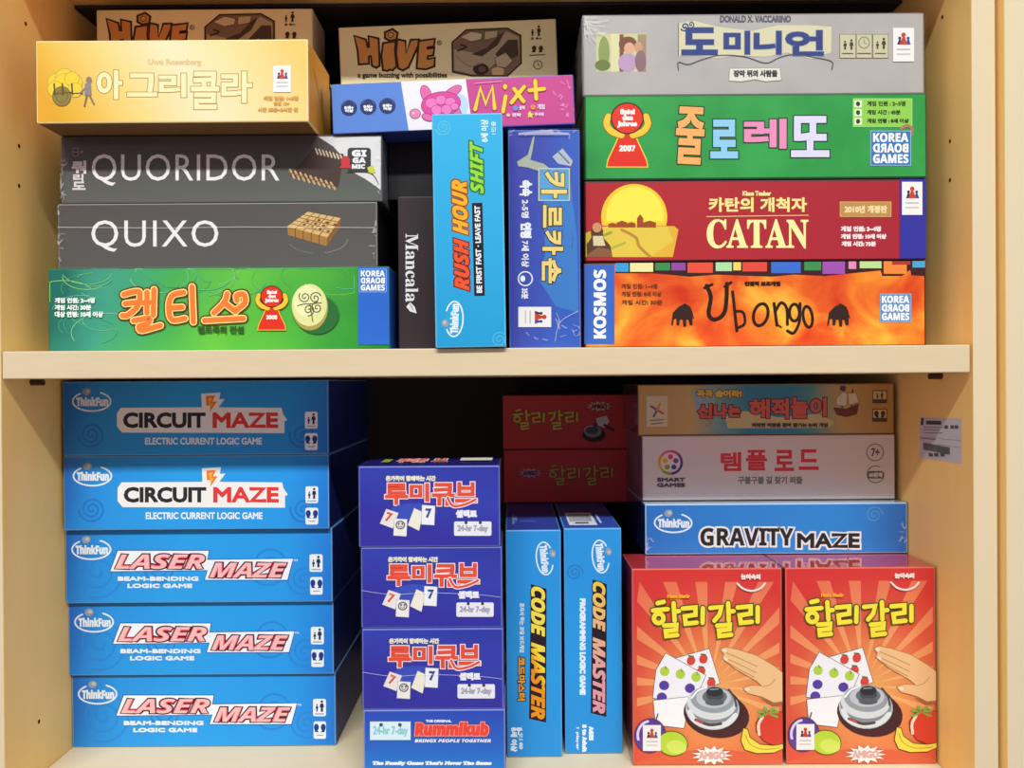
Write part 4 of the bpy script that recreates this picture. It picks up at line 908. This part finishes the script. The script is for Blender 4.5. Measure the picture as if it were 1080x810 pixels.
# ---------------------------------------------------------------- lower shelf, right: two red bell-game boxes
m_sun = ramp_mat('orange_glow_art', [(0, '#eeb068'), (.25, '#e88c50'), (.45, '#dc5a40'), (.68, '#d63a36'), (1, '#d03034')], center=(.008, .062), k=6.2, c0=0, noise=.05, scale=8)
m_ray = ramp_mat('sun_ray_art', [(0, '#f4c27e'), (.3, '#f0a468'), (.6, '#e88058'), (.85, '#e06048'), (1, '#d63c38')], center=(.008, .062), k=6.2, c0=0)
hg = Box('red bell-game box with yellow lettering standing at the front, left one of the pair', (667, 599.5, 825.3, 812), .0565, .062, m_sun, side='#a02830', on=ZF, edge='#d86858', group='red bell-game boxes standing at the front', top='#c83a40')
A = hg.part('sun_rays').crop(650, 570, 3.378)
cx, cy = 330, 520
def clipray(a):
    dx, dy = math.cos(a), math.sin(a); t = 1e9
    if dx > 0: t = min(t, (594-cx)/dx)
    if dx < 0: t = min(t, (60-cx)/dx)
    if dy < 0: t = min(t, (128-cy)/dy)
    if dy > 0: t = min(t, (760-cy)/dy)
    return (cx+dx*t, cy+dy*t)
for i in range(22):
    a = math.radians(i*360/22 + 4); h = math.radians(3.3)
    if 25 < math.degrees(a) % 360 < 155: continue
    p, q = clipray(a-h), clipray(a+h)
    p = (cx + (p[0]-cx)*.95, cy + (p[1]-cy)*.95); q = (cx + (q[0]-cx)*.95, cy + (q[1]-cy)*.95)
    A.poly([(cx + 60*math.cos(a), cy + 60*math.sin(a)), p, q], m_ray)
A.done()
A = hg.part('lower_band').crop(650, 570, 3.378)
pts = [(62, 790)] + [(62+i*53, 790 - 46*math.sin(math.pi*i/10*.94)) for i in range(1, 11)] + [(592, 798), (62, 798)]
A.poly(pts, '#d8603c'); A.done()
A = hg.part('card_picture').crop(650, 570, 3.378)
O = (2, '#4a3030')
A.poly([(212, 420), (330, 386), (368, 508), (270, 545)], '#f2f0f2', out=O)
for x, y in ((310, 422), (266, 428), (302, 466), (338, 506)): A.ell(x, y, 15, 17, '#d8483c', 20); A.st([(x-8, y-17), (x+8, y-15)], 5, '#4a6a30')
A.poly([(176, 402), (318, 480), (270, 590), (130, 560), (142, 462)], '#f0eef2', out=O)
for x, y in ((172, 466), (228, 476), (284, 486)): A.ell(x, y, 17, 17, '#b4d048'); A.st([(x+2, y-18), (x+6, y-8)], 4, '#7a9a30')
for x, y in ((170, 516), (262, 526), (162, 558)): A.ell(x, y, 18, 17, '#5a3fa0')
A.poly([(132, 570), (262, 556), (240, 668), (140, 656)], '#f4f2f2', out=O); A.done()
A = hg.part('bell_picture').crop(650, 570, 3.378)
A.ell(356, 620, 118, 82, '#4a2428', 10); A.ell(346, 600, 100, 80, '#3a2a2e', 5)
A.ell(342, 598, 96, 76, '#c8ccd0', 5); A.ell(342, 590, 92, 66, '#8a9096', 5); A.ell(340, 578, 88, 60, '#d8dcde', 5); A.ell(342, 566, 78, 48, '#9aa0a6', 5); A.ell(346, 560, 62, 36, '#c4c8cc'); A.ell(350, 556, 44, 26, '#6a7076')
A.st([(262, 610), (280, 640), (330, 660), (390, 652), (424, 622)], 18, '#e2e4e6', True); A.st([(282, 638), (330, 656), (372, 652)], 10, '#5a4448', True); A.st([(286, 640), (306, 650)], 8, '#c85050'); A.st([(268, 560), (290, 535), (320, 522)], 7, '#f6f8f8', True); A.st([(400, 530), (420, 560), (426, 590)], 7, '#4a4e54', True)
A.poly([(322, 534), (378, 530), (382, 556), (364, 574), (336, 574), (320, 556)], '#4a4e52'); A.ell(350, 538, 30, 17, '#2e3236'); A.ell(350, 576, 34, 12, '#5a6066'); A.st([(334, 530), (362, 528)], 5, '#8a9096'); A.done()
A = hg.part('hand_picture').crop(650, 570, 3.378); sk = '#ecc08c'; so = (2.2, '#b07a4a')
A.poly([(594, 470), (560, 446), (500, 410), (430, 388), (388, 380), (372, 390), (384, 404), (378, 418), (394, 432), (424, 456), (466, 480), (500, 500), (520, 518), (480, 516), (452, 524), (466, 542), (520, 556), (560, 576), (594, 572)], sk, out=so)
A.st([(392, 400), (440, 420), (500, 448)], 3, '#c08c58', True); A.st([(386, 418), (440, 442), (496, 470)], 3, '#c08c58', True); A.st([(396, 434), (440, 460), (490, 486)], 3, '#c08c58', True)
A.st([(522, 520), (548, 512), (566, 492)], 3, '#c8965c', True); A.ell(384, 390, 9, 5, '#f8e0d0', 20); A.ell(390, 422, 8, 4.5, '#f8e0d0', 30); A.ell(466, 530, 9, 5, '#f8e0d0', 10)
A.poly([(510, 560), (560, 578), (594, 574), (594, 584), (556, 588)], '#a86a44'); A.done()
A = hg.part('fruit_picture').crop(650, 570, 3.378); fo_ = (2.4, '#4a2818')
A.ell(556, 664, 60, 62, '#d83c2c', 0, fo_) if False else None
A.poly([(594, 612), (594, 724), (560, 728), (524, 712), (500, 680), (498, 648), (516, 620), (550, 604)], '#d8402e', out=fo_); A.st([(508, 690), (506, 655), (520, 628)], 10, '#f0d8c8', True)
for a in (-160, -110, -60, -20, 30, 150): A.poly([(540, 616), (540+34*math.cos(math.radians(a-14)), 616+20*math.sin(math.radians(a-14))), (540+44*math.cos(math.radians(a)), 616+28*math.sin(math.radians(a))), (540+34*math.cos(math.radians(a+14)), 616+20*math.sin(math.radians(a+14)))], '#7ab04a')
A.poly([(452, 668), (466, 672), (474, 700), (510, 726), (560, 730), (594, 724), (594, 740), (560, 754), (500, 756), (458, 744), (444, 712)], '#efd84a', out=fo_); A.st([(458, 690), (476, 724), (520, 742), (580, 738)], 3, '#b8983a', True)
A.ell(120, 694, 54, 60, '#5c3c96', 10, fo_); A.ring(118, 690, 42, 48, 9, '#dcd0ec', 150, 250, 10); A.st([(140, 640), (148, 616)], 4, '#4a2818')
A.ell(200, 722, 52, 42, '#b8d43c', 10, fo_); A.ell(214, 734, 36, 24, '#cfe060', 10); A.done()
A = hg.part('publisher_mark').crop(650, 570, 3.378); pawn_sticker(A, 94, 656, 158, 748); A.done()
A = hg.part('maker_logo').crop(650, 570, 3.378); burst(A, 340, 764, 74, 34, '#f0ece8', 13); A.t('AMIGO', (292, 750, 388, 778), '#d8a8a0', b=2.5); A.done()
A = hg.part('title').crop(650, 570, 3.378); halli(A, 16, '#f0dc3c', (4, '#4a5418')); A.done()
A = hg.part('author_line').crop(650, 570, 3.378); A.t('Haim Shafir', (180, 190, 262, 204), '#f0a030', b=1.6); A.done()
A = hg.part('smile_mark').crop(650, 570, 3.378); A.t('놀이속의', (442, 118, 512, 138), '#f0dcd8', b=1.6); A.st([(430, 152), (450, 170), (480, 178), (510, 170), (528, 152)], 7, '#f0dcd8', True); A.done()
hg.wrap(top=True)
hgR = dup(hg.root, .1407, 0.0, 0, 'red bell-game box with yellow lettering standing at the front, right one of the pair')

# ---------------------------------------------------------------- lower shelf, right stack behind them
zt_h = hg.ztop + .0008
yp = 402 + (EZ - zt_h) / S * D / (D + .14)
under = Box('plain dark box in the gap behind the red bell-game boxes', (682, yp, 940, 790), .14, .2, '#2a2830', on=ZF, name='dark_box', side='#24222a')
m_grav = ramp_mat('mid_blue_art', [(0, '#2c6cba'), (.4, '#3080ca'), (.7, '#2f86d0'), (1, '#2a62b6')], ax=3, c0=0.5, noise=.25, scale=10)
grav = Box('blue shrink-wrapped game box lying on the red bell-game boxes, with black lettering', (680.5, 531, 957, 586), .109, .14, m_grav, side='#2a4a90', on=max(zt_h, under.ztop), edge='#a8c8e8', top='#b8c8dc')
A = grav.part('maker_logo'); bulb_logo(A, 710, 551.5, .98, 1); A.done()
A = grav.part('title').crop(655, 395, 3.375)
P = (7, '#e4e4e0')
A.t(sb('GRAVITY'), (282, 546, 614, 610), '#26262a', b=1.2, out=(P,)); A.t('MAZE', (626, 564, 850, 618), '#26262a', b=3.4, out=(P,)); A.done()
A = grav.part('swirl'); A.spiral(922, 543, 9, 2, 1.4, '#4a90d0', 0); A.done()
grav.wrap(top=True)
crinkles(grav, [(683, 575), (684, 568), (952, 570), (954, 560)], 16, (2, 5), 4, seed=21)
m_tem = ramp_mat('off_white_art', [(0, '#dcd2d0'), (1, '#e6dedc')], c0=.5, noise=.5, scale=6)
tem = Box('white game box with red lettering, between the blue box and the pirate ship box', (677.5, 459, 944, 526), .125, .11, m_tem, side='#8a5a68', on=grav.ztop + .0008, edge='#c8c0be')
A = tem.part('title').crop(655, 395, 3.375)
for s, bx in (('템', (354, 276, 428, 344)), ('플', (444, 268, 520, 342)), ('로', (546, 268, 616, 344)), ('드', (632, 266, 704, 340))): A.t(s, bx, '#dc4450', b=3.0)
A.done()
A = tem.part('subtitle').crop(655, 395, 3.375); A.t('구불구불 길 찾기 퍼즐', (416, 362, 646, 390), '#8a8488', b=1.4); A.done()
A = tem.part('maker_logo').crop(655, 395, 3.375)
for i, c in enumerate(('#e0486a', '#7a4a9a', '#4a4a9a', '#5a3a90', '#8aa83c', '#d0c440', '#e8a03c', '#e0709a')): A.ring(176, 313, 40, 40, 9, c, i*45-90, i*45-45)
A.ell(176, 313, 34, 34, '#e4dcda')
for i, c in enumerate(('#e0486a', '#6a5a9a', '#4a4a9a', '#8aa83c', '#e8b03c')): A.ell(176+20*math.cos(i*1.256-1.57), 313+20*math.sin(i*1.256-1.57), 9, 9, c)
A.t('SMART', (128, 367, 228, 382), '#55505a', b=1.5); A.t('GAMES', (128, 386, 228, 401), '#55505a', b=1.5); A.done()
A = tem.part('age_mark').crop(655, 395, 3.375); A.ring(904, 277, 30, 30, 2.6, '#6a666a'); A.t('7+', (890, 262, 920, 292), '#6a666a', b=1.4); A.done()
A = tem.part('puzzle_mark').crop(655, 395, 3.375); A.ring(906, 355, 30, 30, 2.6, '#6a666a', 20, 300); A.rrect(876, 344, 936, 370, 8, '#6a666a'); A.t('80문제', (882, 348, 930, 366), '#e4dcda', b=1.2); A.done()
m_pir = ramp_mat('beach_art', [(0, '#cda468'), (.2, '#d4b47a'), (.3, '#8ab0ac'), (.42, '#3f92b0'), (.6, '#3c90b4'), (.68, '#58a0a8'), (.8, '#d0b070'), (1, '#c89a5c')], ax=3.9, c0=0.50, noise=.13, scale=14)
pir = Box('sandy game box with a pirate ship picture, topmost of the right stack under the shelf', (673, 405, 943, 459), .127, .11, m_pir, side='#6a4450', on=tem.ztop, edge='#a88a5a', top='#6a5a48')
A = pir.part('beach_picture').crop(655, 395, 3.375); A.poly([(370, 150), (440, 130), (560, 152), (700, 140), (760, 168), (740, 190), (380, 192)], '#d8c890'); A.poly([(250, 60), (300, 46), (340, 60), (330, 110), (270, 130)], '#9ab8c8'); A.st([(280, 150), (320, 170), (300, 185)], 4, '#b89868', True); A.done()
A = pir.part('title').crop(655, 395, 3.375); O = ((3.2, '#5a2030'),)
for s, bx in (('신', (272, 104, 326, 156)), ('나', (330, 104, 378, 156)), ('는', (380, 108, 426, 152)), ('해', (456, 86, 530, 156)), ('적', (534, 84, 598, 158)), ('놀', (604, 80, 666, 156)), ('이', (672, 82, 732, 150))): A.t(s, bx, '#dc6a5a', b=3.6, out=O)
A.t('꼭꼭 숨어라!', (268, 54, 430, 82), '#e8c860', b=2.2, out=((2.4, '#6a3a30'),)); A.done()
A = pir.part('subtitle').crop(655, 395, 3.375); A.t('짜릿한 퍼즐을 풀며 즐기는 논리 게임', (464, 172, 736, 188), '#5a4a40', b=1.4); A.done()
A = pir.part('ship_picture').crop(655, 395, 3.375)
A.poly([(756, 118), (800, 124), (846, 104), (838, 140), (800, 150), (768, 142)], '#7a3a34', out=(1.5, '#3a2020')); A.st([(786, 120), (792, 40)], 4, '#5a3a28'); A.st([(820, 116), (824, 52)], 4, '#5a3a28')
A.poly([(766, 86), (790, 62), (806, 70), (800, 112), (768, 108)], '#e4dcc4', out=(1.2, '#7a6a5a')); A.poly([(808, 68), (836, 66), (844, 98), (812, 108)], '#e4dcc4', out=(1.2, '#7a6a5a')); A.poly([(780, 40), (800, 42), (798, 58), (778, 56)], '#4a5068'); A.done()
A = pir.part('publisher_mark').crop(655, 395, 3.375); A.rect(90, 76, 166, 186, '#dcd0b0')
for i, c in enumerate(('#d85a4a', '#4a7ab0', '#8a5aa0', '#d89a3a')): A.st([(128, 126), (128+24*math.cos(i*1.57+.5), 126+26*math.sin(i*1.57+.5))], 8, c)
A.st([(104, 164), (152, 160)], 4, '#8a8070'); A.st([(108, 176), (148, 172)], 4, '#8a8070'); A.done()
A = pir.part('player_tags').crop(655, 395, 3.375)
for y in (56, 122):
    A.rect(894, y, 946, y+46, '#5a4a3a'); A.rect(897, y+3, 943, y+32, '#dcc89a')
person_icon(A, 912, 86, 20, '#4a3c30'); person_icon(A, 928, 86, 26, '#4a3c30')
for s in (-1, 1): A.ell(920+s*12, 138, 8, 9, '#4a3c30'); A.poly([(920+s*6, 142), (920+s*18, 142), (920+s*14, 153), (920+s*4, 153)], '#4a3c30')
A.done()
pir.wrap(top=False)
bpy.data.objects.remove(_fo)
